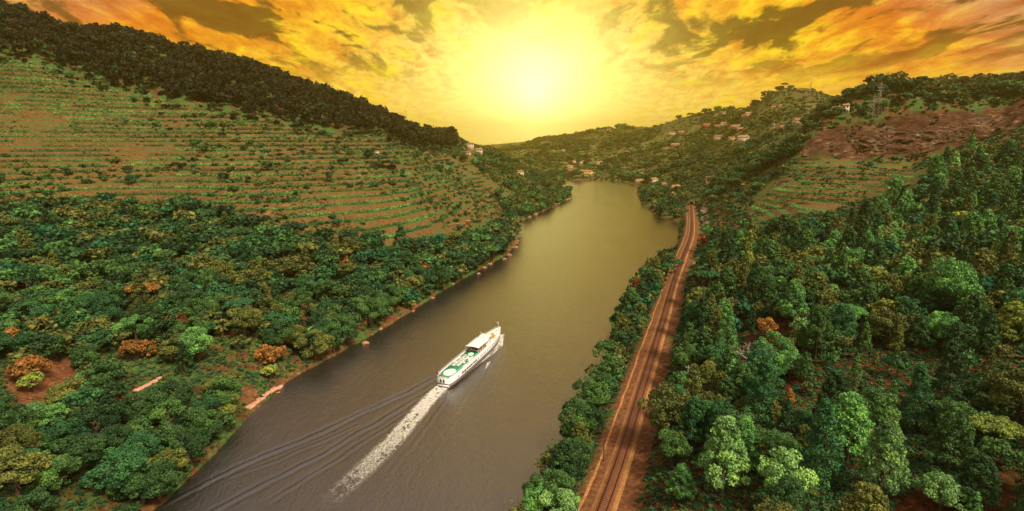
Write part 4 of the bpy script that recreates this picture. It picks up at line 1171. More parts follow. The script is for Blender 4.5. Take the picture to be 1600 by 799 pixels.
# ------------------------------------------------------------------ railway
def gravel(name, c0, c1, c2, sc):
    m, t, b = newmat(name)
    pos = t.new('ShaderNodeNewGeometry').outputs['Position']
    n1_ = t.noise(pos, sc, 4, 0.8); n2_ = t.noise(pos, 0.22, 4, 0.6)
    col = t.ramp(n1_, [(0.32, c0), (0.5, c1), (0.68, c2)])
    col = t.mix(t.mrange(n2_, 0.4, 0.65, 0, 0.5), col, t.mix(1.0, col, (0.65, 0.5, 0.42), 'MULTIPLY'))
    t.l.new(col, b.inputs['Base Color']); b.inputs['Roughness'].default_value = 0.95; b.inputs['Specular IOR Level'].default_value = 0.1
    bp = t.new('ShaderNodeBump'); bp.inputs['Strength'].default_value = 0.9; bp.inputs['Distance'].default_value = 0.12
    t.l.new(n1_, bp.inputs['Height']); t.l.new(bp.outputs[0], b.inputs['Normal'])
    return m
M_bal = gravel('ballast', (0.10, 0.030, 0.011), (0.23, 0.080, 0.025), (0.44, 0.21, 0.080), 5.0)
M_shoulder = gravel('ballast_shoulder', (0.16, 0.060, 0.020), (0.33, 0.15, 0.050), (0.54, 0.32, 0.14), 4.0)
M_sand = gravel('sand', (0.20, 0.08, 0.03), (0.38, 0.17, 0.06), (0.52, 0.29, 0.13), 1.5)
M_rail = plain('rusty_rail', (0.07, 0.028, 0.018), 0.45, 0.5, 6, 0.3, 0.6)
M_sleeper = plain('sleeper', (0.13, 0.055, 0.035), 0.9, 0.15, 5, 0.35)
tl = np.c_[TRK, np.full(len(TRK), TRZ)]
rw = empty('railway_track', tuple(tl[0])); tag(rw, 'single rusty railway track on reddish ballast curving along the river', 'railway')
rwi = -Vector(tl[0])
def rpart(name, shp, mat, kind=None):
    v, f = shp; o = mesh_obj(name, v - tl[0], f, mat, rw, smooth_sh=False)
    if kind: o['kind'] = kind
    return o
rl = tl[::3]
rpart('ballast', ribbon(rl, [-2.2, -1.7, -1.3, 1.3, 1.7, 2.2], [-0.72, -0.30, -0.22, -0.22, -0.30, -0.72]), M_bal)
rpart('ballast_shoulder', ribbon(rl, [-2.45, -1.95, -1.72], [-0.66, -0.36, -0.275]), M_shoulder)
rpart('ballast_shoulder', ribbon(rl, [1.72, 1.95, 2.55], [-0.275, -0.36, -0.70]), M_shoulder)
for s_ in (-0.84, 0.84):
    rpart('rail', ribbon(rl, [s_ - .10, s_ - .055, s_ - .055, s_ + .055, s_ + .055, s_ + .10], [-.16, -.13, 0.0, 0.0, -.13, -.16]), M_rail)
sv_, sf_ = box(0, 0, -0.20, 2.6, 0.28, 0.10)
so = mesh_obj('sleeper', sv_, sf_, M_sleeper, rw); sme = so.data
tg = np.gradient(TRK, axis=0)
for i in range(len(TRK)):
    rzv = math.atan2(tg[i, 1], tg[i, 0]) - math.pi / 2
    if i < 300:
        o = so if i == 0 else so.copy()
        if i: COL.objects.link(o)
        o.parent = rw; o.location = tuple(tl[i] - tl[0]); o.rotation_euler = (0, 0, rzv + rng.normal(0, .01))
rest = []
for i in range(300, len(TRK)):
    v, f = box(0, 0, -0.20, 2.6, 0.28, 0.10, math.atan2(tg[i, 1], tg[i, 0]) - math.pi / 2); rest.append((v + tl[i], f))
if rest: rpart('sleeper', join(rest), M_sleeper, 'stuff')
def wobble(line, offs, width, seed, zadd, a0, a1):
    l = tl[a0:a1:3]; s_ = np.arange(len(l)) * 2.0
    o0 = offs + (fbm(s_, s_ * 0, 14, seed) - .5) * 1.2; w_ = width * (.4 + 1.1 * fbm(s_, s_ * 0 + 9, 6, seed + 1))
    t = np.gradient(l[:, :2], axis=0); t /= np.linalg.norm(t, axis=1, keepdims=True); nr = np.stack([t[:, 1], -t[:, 0]], -1)
    rows_ = []
    for k_ in (-1, 0, 1):
        p_ = l[:, :2] + nr * (o0 + k_ * w_)[:, None]; z_ = lookup(ZT, p_[:, 0], p_[:, 1]) + zadd * (1.0 if k_ == 0 else .25)
        rows_.append(np.c_[p_, z_])
    V = np.stack(rows_, 1); n_, m_ = V.shape[:2]; G = np.arange(n_ * m_).reshape(n_, m_)
    f = np.stack([G[:-1, :-1], G[:-1, 1:], G[1:, 1:], G[1:, :-1]], -1).reshape(-1, 4)
    return V.reshape(-1, 3), f
for k_, (of, wd, sd) in enumerate(((-4.7, .30, 171),)):
    v, f = wobble(tl, of, wd, sd, 0.16, 0, int(len(TRK) * .93))
    o = mesh_obj('sandy_path', v, f, M_sand, smooth_sh=True); tag(o, kind='structure')

# tunnel mouth
M_stone = plain('weathered_stone', (0.26, 0.17, 0.10), 0.9, 0.15, 0.8, 0.4, bump=0.5)
M_black = plain('tunnel_shade_black', (0.012, 0.010, 0.009), 0.95, 0.05, 1, 0.3)
te = tl[-1]; tdir = math.atan2(tg[-1, 1], tg[-1, 0]) - math.pi / 2
tp_ = empty('tunnel_portal', (te[0], te[1] - 1.0, TRZ - .7), tdir, .72); tag(tp_, 'small dark stone tunnel mouth where the railway enters the trees', 'tunnel')
part('wall', [box(-3.6, 0, 3.2, 1.6, 3, 6.6), box(3.6, 0, 3.2, 1.6, 3, 6.6), box(0, 0, 6.1, 5.6, 2.9, 1.2)], M_stone, tp_)
part('coping', box(0, -.2, 7.0, 9.4, 3.6, .5), M_stone, tp_)
part('shade_panel', [box(0, 1.6, 2.7, 5.6, .3, 5.6)], M_black, tp_)  # flat black sheet painted as the darkness inside the tunnel mouth

# road
def drape(px, width, mat, name, up=0.10, n_=60):
    W_ = np.array([cast(u, v)[:2] for u, v in px]); sg = np.r_[0, np.cumsum(np.linalg.norm(np.diff(W_, axis=0), axis=1))]
    s_ = np.linspace(0, sg[-1], n_); l = np.stack([np.interp(s_, sg, W_[:, 0]), np.interp(s_, sg, W_[:, 1])], -1)
    for _ in range(3): l[1:-1] = (l[:-2] + l[1:-1] * 2 + l[2:]) / 4
    t = np.gradient(l, axis=0); t /= np.linalg.norm(t, axis=1, keepdims=True) + 1e-9; nr = np.stack([t[:, 1], -t[:, 0]], -1)
    mid = lookup(ZT, l[:, 0], l[:, 1])
    V = []
    for o_ in (-.5, -.25, 0, .25, .5):
        p_ = l + nr * o_ * width; z_ = np.maximum(lookup(ZT, p_[:, 0], p_[:, 1]), mid - .3) + up
        V.append(np.c_[p_, z_])
    V = np.stack(V, 1); G = np.arange(n_ * 5).reshape(n_, 5)
    f = np.stack([G[:-1, :-1], G[:-1, 1:], G[1:, 1:], G[1:, :-1]], -1).reshape(-1, 4)
    o = mesh_obj(name, V.reshape(-1, 3), f, mat, smooth_sh=True); tag(o, kind='structure'); return o
M_road = gravel('road_surface', (0.14, 0.09, 0.06), (0.24, 0.16, 0.11), (0.34, 0.25, 0.18), 0.8)
drape([(1103, 354), (1101, 340), (1099, 328), (1105, 318), (1114, 306), (1112, 296), (1107, 285), (1106, 274)], 7.0, M_road, 'road', 0.5)
M_track = gravel('track_soil', (0.12, 0.06, 0.025), (0.22, 0.11, 0.045), (0.32, 0.19, 0.08), 1.0)
drape([(393, 346), (410, 337), (428, 326), (452, 318)], 3.4, M_track, 'dirt_track', 0.4, 30)
drape([(728, 332), (748, 322), (760, 308), (776, 296)], 2.4, M_track, 'dirt_track', 0.5, 30)
drape([(700, 352), (735, 346), (768, 330), (800, 322)], 2.4, M_track, 'dirt_track', 0.5, 30)

# ------------------------------------------------------------------ river boat
sa = np.array(unproj_z(693, 606)); bo = np.array(unproj_z(780, 528))
BL = float(np.hypot(*(bo - sa)[:2])); hd = math.atan2(bo[1] - sa[1], bo[0] - sa[0]) - math.pi / 2
BB = 3.05
print('boat length', BL)
M_white = plain('white_paint', (0.80, 0.77, 0.72), 0.35, 0.5, 0.6, 0.10)
M_navy = plain('dark_hull_and_shade', (0.035, 0.032, 0.045), 0.35, 0.5, 0.6, 0.3)  # dark hull colour, with the shadow below the strake painted in
M_redp = plain('red_paint', (0.35, 0.03, 0.02), 0.5, 0.4, 1, 0.2)
M_deck = plain('green_deck', (0.012, 0.23, 0.085), 0.7, 0.25, 1.2, 0.22)
M_glass = plain('dark_glass', (0.03, 0.028, 0.035), 0.08, 0.8, 1, 0.2)
M_orange = plain('orange_cover', (0.75, 0.26, 0.06), 0.6, 0.3, 2, 0.2)
M_blackp = plain('black_strake', (0.02, 0.016, 0.016), 0.5, 0.4, 1, 0.2)
M_steel = plain('painted_rail_white', (0.7, 0.7, 0.68), 0.4, 0.5, 2, 0.1)
M_bluep = plain('grey_blue_paint', (0.20, 0.25, 0.40), 0.4, 0.5, 1, 0.2)
M_wood = plain('varnished_wood', (0.30, 0.12, 0.06), 0.5, 0.4, 3, 0.3)
M_pink = plain('rose_curtain', (0.45, 0.20, 0.20), 0.7, 0.3, 3, 0.2)
boat = empty('river_boat', tuple(sa), hd); tag(boat, 'long white river cruise boat with green deck and white canopy heading upstream', 'boat')
hs_s = np.array([0, .04, .10, .2, .35, .5, .62, .72, .80, .87, .93, .97, 1.0])
hs_w = np.array([.74, .88, .96, 1, 1, 1, .99, .94, .84, .68, .45, .25, .03])
st = np.unique(np.r_[np.linspace(0, .6, 13), np.linspace(.6, 1.0, 17)])
hwid = np.interp(st, hs_s, hs_w) * BB
def ringp(s_sel, z, k=1.0, rake=0.0, sheer=0.0):
    w_ = np.interp(s_sel, hs_s, hs_w) * BB * k
    y = s_sel * BL + rake * smooth(.85, 1, s_sel) - 0.0
    zz = z + sheer * smooth(.6, 1, s_sel)
    R_ = np.stack([w_, y, zz], -1); L_ = np.stack([-w_, y, zz], -1)
    return np.concatenate([R_, L_[::-1]])
def wall(levels, cap_top=False, cap_bot=False, sel=st):
    rings = [ringp(sel, *lv) for lv in levels]; n_ = len(rings[0]); V = np.concatenate(rings); f = []
    for i in range(len(rings) - 1):
        for k in range(n_):
            k2 = (k + 1) % n_; f.append((i * n_ + k, i * n_ + k2, (i + 1) * n_ + k2, (i + 1) * n_ + k))
    f = [tuple(q) for q in f]
    m_ = len(sel)
    if cap_top:
        o_ = (len(rings) - 1) * n_
        for k in range(m_ - 1): f.append((o_ + k, o_ + k + 1, o_ + n_ - 2 - k, o_ + n_ - 1 - k))
    if cap_bot:
        for k in range(m_ - 1): f.append((k + 1, k, n_ - 1 - k, n_ - 2 - k))
    return V, np.array(f)
part('hull', wall([(-.7, .78, 0, 0), (0.0, .93, .2, 0), (1.15, .99, .7, .5)], cap_bot=True), M_navy, boat)
part('waterline_stripe', wall([(-.08, .945, .25, 0), (.12, .96, .35, .1)]), M_redp, boat)
part('hull_band', wall([(.80, .992, .55, .35), (.98, 1.0, .7, .45)]), M_white, boat)
part('rubbing_strake', wall([(1.12, 1.03, .8, .45), (1.42, 1.035, .85, .5), (1.43, .99, .85, .5)]), M_blackp, boat)
part('topside', wall([(1.3, .995, .8, .5), (3.9, 1.0, 1.4, .55), (3.9, .955, 1.3, .55), (3.45, .955, 1.3, .4)]), M_white, boat)
part('deck', wall([(3.3, .97, 1.2, .45), (3.42, .97, 1.2, .45)], cap_top=True, cap_bot=True), M_white, boat)
part('transom_panel', [box(0, -.06, .72, BB * 1.46, .12, .62)], M_white, boat)
part('stern_door', [box(-.9, -.04, 2.3, .55, .12, 1.3)], M_glass, boat); part('stern_door', [box(.2, -.04, 2.3, .55, .12, 1.3)], M_glass, boat)
sel = np.linspace(.02, .50, 12)
part('green_floor', wall([(3.46, .93), (3.49, .93)], cap_top=True, sel=sel), M_deck, boat)
wme = {}
def win(s0, s1, side, mat, z=2.35, hgt=.75):
    y0, y1 = s0 * BL, s1 * BL
    w0, w1 = np.interp([s0, s1], hs_s, hs_w) * BB
    a_ = math.atan2((w1 - w0) * side, y1 - y0)
    ln = math.hypot(y1 - y0, w1 - w0); key = (round(ln, 1), mat.name, hgt)
    if key not in wme:
        v, f = box(0, 0, 0, .10, ln, hgt); o = mesh_obj('window', v, f, mat, boat); wme[key] = o.data
    else:
        o = bpy.data.objects.new('window', wme[key]); COL.objects.link(o); o.parent = boat
    o.location = (side * ((w0 + w1) / 2 + .0), (y0 + y1) / 2, z + .4 * smooth(.6, 1, (s0 + s1) / 2)); o.rotation_euler = (0, 0, -a_)
for side in (-1, 1):
    for s0 in (.16, .195, .235, .27, .305, .345, .38): win(s0, s0 + .026, side, M_glass)
    win(.10, .112, side, M_glass, 2.3, .5); win(.43, .445, side, M_glass, 2.3, .5)
    for s0 in (.475, .50, .535, .56): win(s0, s0 + .016, side, M_pink, 2.4, .7)
    for s0 in (.60, .635, .67, .705, .74, .775, .81, .845, .88): win(s0, s0 + .014, side, M_glass, 2.5, .6)
    for s0 in (.2, .33, .46, .6): 
        pass
part('bow_shield', [box(BB * .23, BL * .965, 2.9, .12, 2.6, 1.5, .46)], M_bluep, boat)
def disc(cx, cy, cz, rx, ry, h, n_=28):
    a_ = np.linspace(0, 2 * math.pi, n_, endpoint=False)
    t_ = np.stack([cx + rx * np.cos(a_), cy + ry * np.sin(a_), np.full(n_, cz + h)], -1); b_ = t_.copy(); b_[:, 2] = cz
    V = np.concatenate([b_, t_, [[cx, cy, cz + h]]]); f = []
    for k in range(n_):
        k2 = (k + 1) % n_; f.append((k, k2, n_ + k2, n_ + k)); f.append((n_ + k, n_ + k2, 2 * n_, 2 * n_))
    f = np.array([q for q in f if q[2] != q[3]]); g = [(n_ + k, n_ + (k + 1) % n_, 2 * n_) for k in range(n_)]
    return V, [tuple(q) for q in f] + g
def dpart(name, d_, mat):
    return mesh_obj(name, d_[0], d_[1], mat, boat)
dpart('round_deck_pad', disc(0, BL * .095, 3.50, 2.0, 2.9, .10), M_white)
dpart('round_deck_pad', disc(.15, BL * .43, 3.50, .95, 1.35, .28), M_white)
dpart('deck_pad_ring', disc(0, BL * .095, 3.605, 1.2, 1.8, .02), M_steel)
bv, bf = join([box(0, 0, .42, 1.5, .42, .06), box(0, .2, .7, 1.5, .06, .4), box(-.6, 0, .2, .08, .36, .4), box(.6, 0, .2, .08, .36, .4)])
bme = None
for (x, s_, rz) in ((-1.2, .19, 0), (-1.1, .215, 0), (-1.2, .24, .1), (-.9, .265, 0), (.3, .20, 0), (.4, .225, .05), (.2, .25, 0), (.4, .275, 0), (-1.0, .30, 0), (.3, .305, 0), (-.9, .335, .1), (.5, .33, 0), (.3, .36, 0), (-.9, .37, 0)):
    if bme is None: o = mesh_obj('bench', bv, bf, M_white, boat); bme = o.data
    else: o = bpy.data.objects.new('bench', bme); COL.objects.link(o); o.parent = boat
    o.location = (x, s_ * BL, 3.5); o.rotation_euler = (0, 0, rz)
dpart('table', disc(1.4, .26 * BL, 3.9, .45, .6, .08), M_white); dpart('table', disc(-2.0, .33 * BL, 3.9, .4, .55, .08), M_white); dpart('table', disc(1.5, .345 * BL, 3.9, .45, .6, .08), M_white)
part('side_locker', [box(-2.45, .29 * BL, 3.85, .55, .11 * BL, .7)], M_white, boat, .05); part('side_locker', [box(2.3, .335 * BL, 3.85, .8, .075 * BL, .7)], M_white, boat, .05)
part('side_locker', [box(2.45, .22 * BL, 3.7, .4, .06 * BL, .4)], M_white, boat, .05)
# canopy
cs = np.linspace(.455, .665, 8); Vc = []; 
for s_ in cs:
    for k_ in (-1, -.6, 0, .6, 1): Vc.append((k_ * BB * .93, s_ * BL, 5.95 + .28 * (1 - k_ * k_)))
Vc = np.array(Vc); G = np.arange(40).reshape(8, 5); fc_ = np.stack([G[:-1, :-1], G[:-1, 1:], G[1:, 1:], G[1:, :-1]], -1).reshape(-1, 4)
o = mesh_obj('canopy_roof', Vc, fc_, M_white, boat, smooth_sh=True); sd_ = o.modifiers.new('solid', 'SOLIDIFY'); sd_.thickness = .12
pv, pf = box(0, 0, 0, .1, .1, 2.5); pme = None
for s_ in (.46, .53, .60, .66):
    for k_ in (-1, 1):
        if pme is None: o = mesh_obj('canopy_post', pv, pf, M_steel, boat); pme = o.data
        else: o = bpy.data.objects.new('canopy_post', pme); COL.objects.link(o); o.parent = boat
        o.location = (k_ * BB * .88, s_ * BL, 4.7)
part('bar_counter', [box(0, .56 * BL, 4.05, 3.2, 3.5, 1.1)], M_wood, boat, .05)
part('canopy_bench', [box(2.1, .56 * BL, 3.9, .6, 6, .8)], M_wood, boat)
wh = part('wheelhouse', [box(0, .705 * BL, 4.7, BB * 1.25, .065 * BL, 2.5)], M_white, boat, .12)
part('windshield', [box(0, .0335 * BL + .705 * BL, 5.1, BB * 1.05, .06, .9)], M_glass, boat)
for side in (-1, 1): part('cabin_window', [box(side * (BB * .625 + .01), .705 * BL, 5.05, .06, 2.4, .8)], M_glass, boat)
part('roof_panel', [box(0, .705 * BL, 6.05, BB * 1.4, .075 * BL, .14)], M_white, boat, .04)
dpart('radar_dome', disc(-.7, .70 * BL, 6.12, .35, .35, .4, 14), M_white)
part('antenna', [box(-1.3, .69 * BL, 6.9, .07, .07, 1.7), box(-1.3, .69 * BL, 7.3, 1.0, .07, .07)], M_steel, boat)
part('antenna', [box(-.4, .715 * BL, 6.7, .06, .06, 1.2)], M_steel, boat)
for (x, s_, c_) in ((-.8, .785, 1), (.6, .785, 1), (-.8, .81, 1), (.6, .81, 1), (-.6, .835, 1), (.5, .835, 1), (0, .86, 1), (1.3, .80, 1)):
    part('orange_seat', [box(x, s_ * BL, 4.05, 1.1, .75, .7)], M_orange, boat, .08)
part('foredeck_rug', [box(-.0, .825 * BL, 3.72, 3.0, .1 * BL, .05)], M_orange, boat)
part('anchor_winch', [box(0, .945 * BL, 4.2, .8, .7, .5)], M_steel, boat, .08)
ms = part('mast', [box(0, .985 * BL, 5.6, .09, .09, 3.2)], M_steel, boat)
part('flag', [box(-.35, 0, 0, .8, .03, .5)], M_white, ms).location = (0, .985 * BL, 6.9)
ms2 = part('flagstaff', [box(-1.6, -.15, 4.6, .07, .07, 2.2)], M_steel, boat)
part('ensign', [box(-.5, 0, 0, 1.0, .04, .65)], M_redp, ms2).location = (-1.6, -.15, 5.0)
# railing: posts and two bars round the upper deck
rr = ringp(np.linspace(0.01, .97, 44), 3.9, .97, 1.3, .55); shp = []
for i, p_ in enumerate(rr): shp.append(box(p_[0], p_[1], p_[2] + .32, .05, .05, .64))
for hh in (.35, .64):
    for i in range(len(rr)):
        a_, b_ = rr[i], rr[(i + 1) % len(rr)]
        if np.hypot(*(a_ - b_)[:2]) > 6: continue
        m_ = (a_ + b_) / 2; d_ = b_ - a_
        shp.append(box(m_[0], m_[1], m_[2] + hh, .05, float(np.hypot(d_[0], d_[1])), .05, math.atan2(d_[1], d_[0]) - math.pi / 2))
rl_ = part('railing', shp, M_steel, boat)
part('fender', [box(BB * 1.04, .22 * BL, 1.5, .2, 1.1, .35)], M_blackp, boat, .06); part('fender', [box(BB * 1.04, .42 * BL, 1.5, .2, 1.1, .35)], M_blackp, boat, .06)

# ------------------------------------------------------------------ buildings
M_cream = plain('cream_lit_render', (0.58, 0.45, 0.25), 0.9, 0.1, 0.3, 0.15)  # cream tone includes the golden light on the walls
M_whiter = plain('white_render', (0.66, 0.58, 0.42), 0.9, 0.1, 0.3, 0.12)
M_yellow = plain('yellow_render', (0.70, 0.48, 0.16), 0.9, 0.1, 0.3, 0.15)
M_pinkr = plain('pink_render', (0.58, 0.24, 0.17), 0.9, 0.1, 0.3, 0.15)
M_redr = plain('red_render', (0.38, 0.05, 0.035), 0.9, 0.1, 0.3, 0.15)
M_tile = plain('clay_tiles', (0.26, 0.12, 0.06), 0.9, 0.1, 0.8, 0.3)
M_tileo = plain('orange_tiles', (0.36, 0.17, 0.08), 0.9, 0.1, 0.8, 0.3)
M_pane = plain('window_pane', (0.04, 0.04, 0.05), 0.15, 0.5, 1, 0.2)
M_doorw = plain('door_wood', (0.12, 0.06, 0.03), 0.7, 0.2, 2, 0.3)
PANE = {}
def gable(w, d, h, rh, ov=.5):
    a, b_ = w / 2 + ov, d / 2 + ov; e = h - .1
    V = np.array([(-a, -b_, e), (a, -b_, e), (a, b_, e), (-a, b_, e), (-a * .72, 0, h + rh), (a * .72, 0, h + rh), (-a, -b_, e - .25), (a, -b_, e - .25), (a, b_, e - .25), (-a, b_, e - .25)])
    F_ = [(0, 1, 5, 4), (2, 3, 4, 5), (1, 2, 5), (3, 0, 4), (0, 6, 7, 1), (1, 7, 8, 2), (2, 8, 9, 3), (3, 9, 6, 0), (6, 9, 8, 7)]
    return V, F_
def house(u, v, wpx, floors, wm, rm, label, cat='house', name='house', dr=.65, rz=None, arcade=False):
    p = cast(u, v); D_ = math.hypot(p[0], p[1]); w = wpx * 1.12 * D_ / F; d = min(w * dr, 14); h = 3.0 * floors + .8
    face = math.atan2(p[0], p[1]) * -1
    rz = face + (rng.uniform(-.4, .4) if rz is None else rz)
    r = empty(name, (p[0], p[1], p[2] - .5), rz); tag(r, label, cat)
    part('wall', [box(0, 0, h / 2 - 1.5, w, d, h + 3)], wm, r)
    V, F_ = gable(w, d, h, min(w, d) * .28); roof = mesh_obj('roof', V, F_, rm, r)
    ch = part('chimney', [box(w * .22, d * .1, h + min(w, d) * .28, .8, .8, 1.6)], wm, roof)
    nwin = max(2, min(8, int(w / 3.2)))
    for fl in range(floors):
        for i in range(nwin):
            x = -w / 2 + w * (i + .5) / nwin; z = 1.9 + fl * 2.9
            if fl == 0 and i == nwin // 2:
                part('door', [box(x, -d / 2 - .03, 1.35, 1.2, .10, 2.3)], M_doorw, r); continue
            key = 'w'
            if key not in PANE:
                v_, f_ = box(0, 0, 0, 1.15, .10, 1.35); o = mesh_obj('window', v_, f_, M_pane, r); PANE[key] = o.data
            else:
                o = bpy.data.objects.new('window', PANE[key]); COL.objects.link(o); o.parent = r
            o.location = (x, -d / 2 - .02, z)
        for sd_ in (-1, 1):
            o = bpy.data.objects.new('window', PANE['w']); COL.objects.link(o); o.parent = r
            o.location = (sd_ * (w / 2 + .02), 0, 1.9 + fl * 2.9); o.rotation_euler = (0, 0, math.pi / 2)
    return r
HS = [(748, 240, 10, 2, M_cream, M_tileo, 'cream flat-fronted house on the left skyline above the vineyard, right one of the pair'),
      (735, 234, 9, 3, M_cream, M_tile, 'taller cream house on the left skyline above the vineyard, left one of the pair'),
      (731, 241, 8, 1, M_cream, M_tile, 'low cream outbuilding below the pair of hillside houses on the left'),
      (911, 272, 26, 2, M_yellow, M_tileo, 'long golden building by the water at the far river bend'),
      (893, 268, 17, 1, M_cream, M_tile, 'low pale building left of the golden building at the bend'),
      (890, 262, 9, 1, M_cream, M_tileo, 'small pale house above the low building at the bend'),
      (898, 255, 8, 2, M_whiter, M_tile, 'small white house at the left of the village row'),
      (906, 256, 9, 2, M_cream, M_tileo, 'cream house in the middle of the village row'),
      (882, 257, 6, 1, M_whiter, M_tile, 'tiny white house farthest left above the far bend'),
      (937, 258, 11, 2, M_cream, M_tileo, 'cream house on the slope right of the golden building'),
      (954, 259, 5, 1, M_whiter, M_tile, 'tiny white house standing apart on the slope right of the bend'),
      (880, 236, 6, 1, M_cream, M_tile, 'faint pale house high on the far hazy hill'),
      (928, 232, 5, 1, M_cream, M_tile, 'small pale house on the far hill right of the glow'),
      (1000, 285, 13, 1, M_whiter, M_tileo, 'long white riverside house, leftmost of the waterfront row'),
      (1021, 285, 11, 2, M_whiter, M_tileo, 'two-storey white riverside house in the waterfront row'),
      (1036, 290, 9, 1, M_cream, M_tileo, 'cream riverside house in the waterfront row near the wooded point'),
      (1056, 295, 13, 1, M_whiter, M_tileo, 'white house with bright orange roof behind the wooded point'),
      (1056, 306, 12, 1, M_whiter, M_tileo, 'lower white house with orange roof nearest the tunnel'),
      (1049, 211, 9, 2, M_cream, M_tile, 'cream house on the right slope below the first ridge hump'),
      (1064, 208, 8, 1, M_cream, M_tileo, 'small cream house right of the first cream slope house'),
      (1045, 193, 8, 1, M_cream, M_tile, 'small house high near the right skyline'),
      (1055, 228, 11, 1, M_cream, M_tileo, 'wide low house in the reddish clearing'),
      (1042, 234, 8, 1, M_yellow, M_tile, 'yellow house left of the reddish clearing'),
      (1104, 199, 11, 2, M_redr, M_tile, 'dark red house on the upper right slope'),
      (1121, 199, 9, 1, M_pinkr, M_tile, 'pinkish low house beside the dark red house'),
      (1131, 197, 9, 2, M_whiter, M_tileo, 'white house in the upper row of the slope village'),
      (1151, 200, 15, 1, M_cream, M_tileo, 'wide cream house at the right of the upper row'),
      (1158, 204, 10, 1, M_pinkr, M_tileo, 'orange-roofed annex just below the wide cream house'),
      (1123, 220, 13, 3, M_cream, M_tile, 'tall cream house with stepped front in the middle of the right slope'),
      (1143, 220, 8, 2, M_yellow, M_tile, 'narrow yellow house between the tall cream and the white villa'),
      (1161, 222, 14, 3, M_whiter, M_tileo, 'white villa with orange roof in the middle of the right slope'),
      (1170, 182, 10, 2, M_cream, M_tileo, 'cream house with orange roof under the right skyline'),
      (1163, 183, 7, 1, M_pinkr, M_tile, 'pink house left of the cream house under the skyline'),
      (1132, 178, 6, 1, M_whiter, M_tile, 'tiny white hut under the right skyline'),
      (1209, 170, 6, 1, M_cream, M_tileo, 'small cream house on the side of the rounded hill'),
      (1219, 167, 5, 1, M_whiter, M_tileo, 'tiny white house on the side of the rounded hill'),
      (1228, 202, 17, 1, M_whiter, M_tile, 'long low white farm building below the rounded hill'),
      (1213, 204, 9, 1, M_pinkr, M_tileo, 'red-tiled shed left of the long white farm building'),
      (1250, 194, 16, 2, M_cream, M_tile, 'large farmhouse right of the long white farm building'),
      (1208, 197, 4, 1, M_whiter, M_tile, 'tiny white hut left of the red-tiled shed'),
      (1307, 175, 12, 1, M_cream, M_tile, 'wide brownish farmhouse on the saddle at right'),
      (1321, 175, 7, 2, M_whiter, M_tileo, 'bright white house right of the wide farmhouse on the saddle'),
      (1314, 160, 6, 1, M_whiter, M_tile, 'tiny white house on the right skyline'),
      (1272, 170, 6, 1, M_cream, M_tile, 'small house on the hillside left of the saddle'),
      (1198, 237, 7, 1, M_cream, M_tile, 'small cream hut in the trees left of the rock face'),
      (812, 274, 10, 2, M_cream, M_tile, 'pale stone building on the wooded left point'),
      (732, 351, 5, 1, M_redr, M_tileo, 'small red-roofed hut among the low left vineyards'),
      (590, 244, 3, 1, M_whiter, M_whiter, 'tiny white hut above the dark grove in the left vineyard')]
for h_ in HS: house(*h_)
# pale retaining walls
for (u, v, wpx, lb) in ((1236, 241, 14, 'long pale concrete wall beside the track left of the rock face'), (1232, 213, 30, 'pale stone retaining wall above the clearing on the right slope'), (905, 275, 40, 'low yellow quay wall below the golden building')):
    p = cast(u, v); D_ = math.hypot(p[0], p[1]); w = wpx * D_ / F
    r = empty('retaining_wall', (p[0], p[1], p[2] - 1), -math.atan2(p[0], p[1])); tag(r, lb, 'wall')
    part('wall', [box(0, 0, .9, w, .8, 2.0)], M_whiter if 'concrete' in lb else M_cream, r); part('coping', [box(0, 0, 2.0, w + .2, 1.1, .22)], M_stone, r)

# ------------------------------------------------------------------ pylons, poles, bare trees, stones
M_galv = plain('galvanised_steel', (0.30, 0.26, 0.20), 0.5, 0.4, 1, 0.2, 0.5)
def pylon(u, v, hpx, label):
    p = cast(u, v); D_ = math.hypot(p[0], p[1]); h = hpx * D_ / F; k = h / 30.0; tk = .16 * k * 1.3
    r = empty('pylon', tuple(p), .3); tag(r, label, 'pylon')
    for sx in (-1, 1):
        for sy in (-1, 1):
            part('leg', [tube([(sx * 2.6 * k, sy * 2.6 * k, -1), (sx * .55 * k, sy * .55 * k, h * .72), (sx * .12 * k, sy * .12 * k, h)], [tk, tk * .8, tk * .6], 4)], M_galv, r)
    for z_, L_ in ((.70, 4.6), (.80, 3.8), (.90, 3.0)):
        part('cross_arm', [tube([(-L_ * k, 0, h * z_), (0, 0, h * z_ + .6 * k), (L_ * k, 0, h * z_)], [tk * .4, tk * .9, tk * .4], 4), tube([(-L_ * k, 0, h * z_), (L_ * k, 0, h * z_)], [tk * .6, tk * .6], 4)], M_galv, r)
    br_ = []
    for i in range(7):
        z0, z1 = h * .1 * i, h * .1 * (i + 1); w0 = (2.6 - 2.05 * z0 / (h * .72)) * k; w1 = (2.6 - 2.05 * z1 / (h * .72)) * k
        for a_ in range(4):
            c4 = [(-1, -1), (1, -1), (1, 1), (-1, 1)]; q0 = c4[a_]; q1 = c4[(a_ + 1) % 4]
            br_.append(tube([(q0[0] * w0, q0[1] * w0, z0), (q1[0] * w1, q1[1] * w1, z1)], [tk * .45] * 2, 3)); br_.append(tube([(q1[0] * w0, q1[1] * w0, z0), (q0[0] * w1, q0[1] * w1, z1)], [tk * .45] * 2, 3))
    o = part('lattice', br_, M_galv, r); o['kind'] = 'stuff'
pylon(1371, 178, 40, 'taller faint steel pylon on the saddle right of the rounded hill')
pylon(1264, 160, 26, 'faint steel pylon on the flank of the rounded hill')
pylon(1362, 186, 30, 'steel pylon in front of the taller one on the saddle')
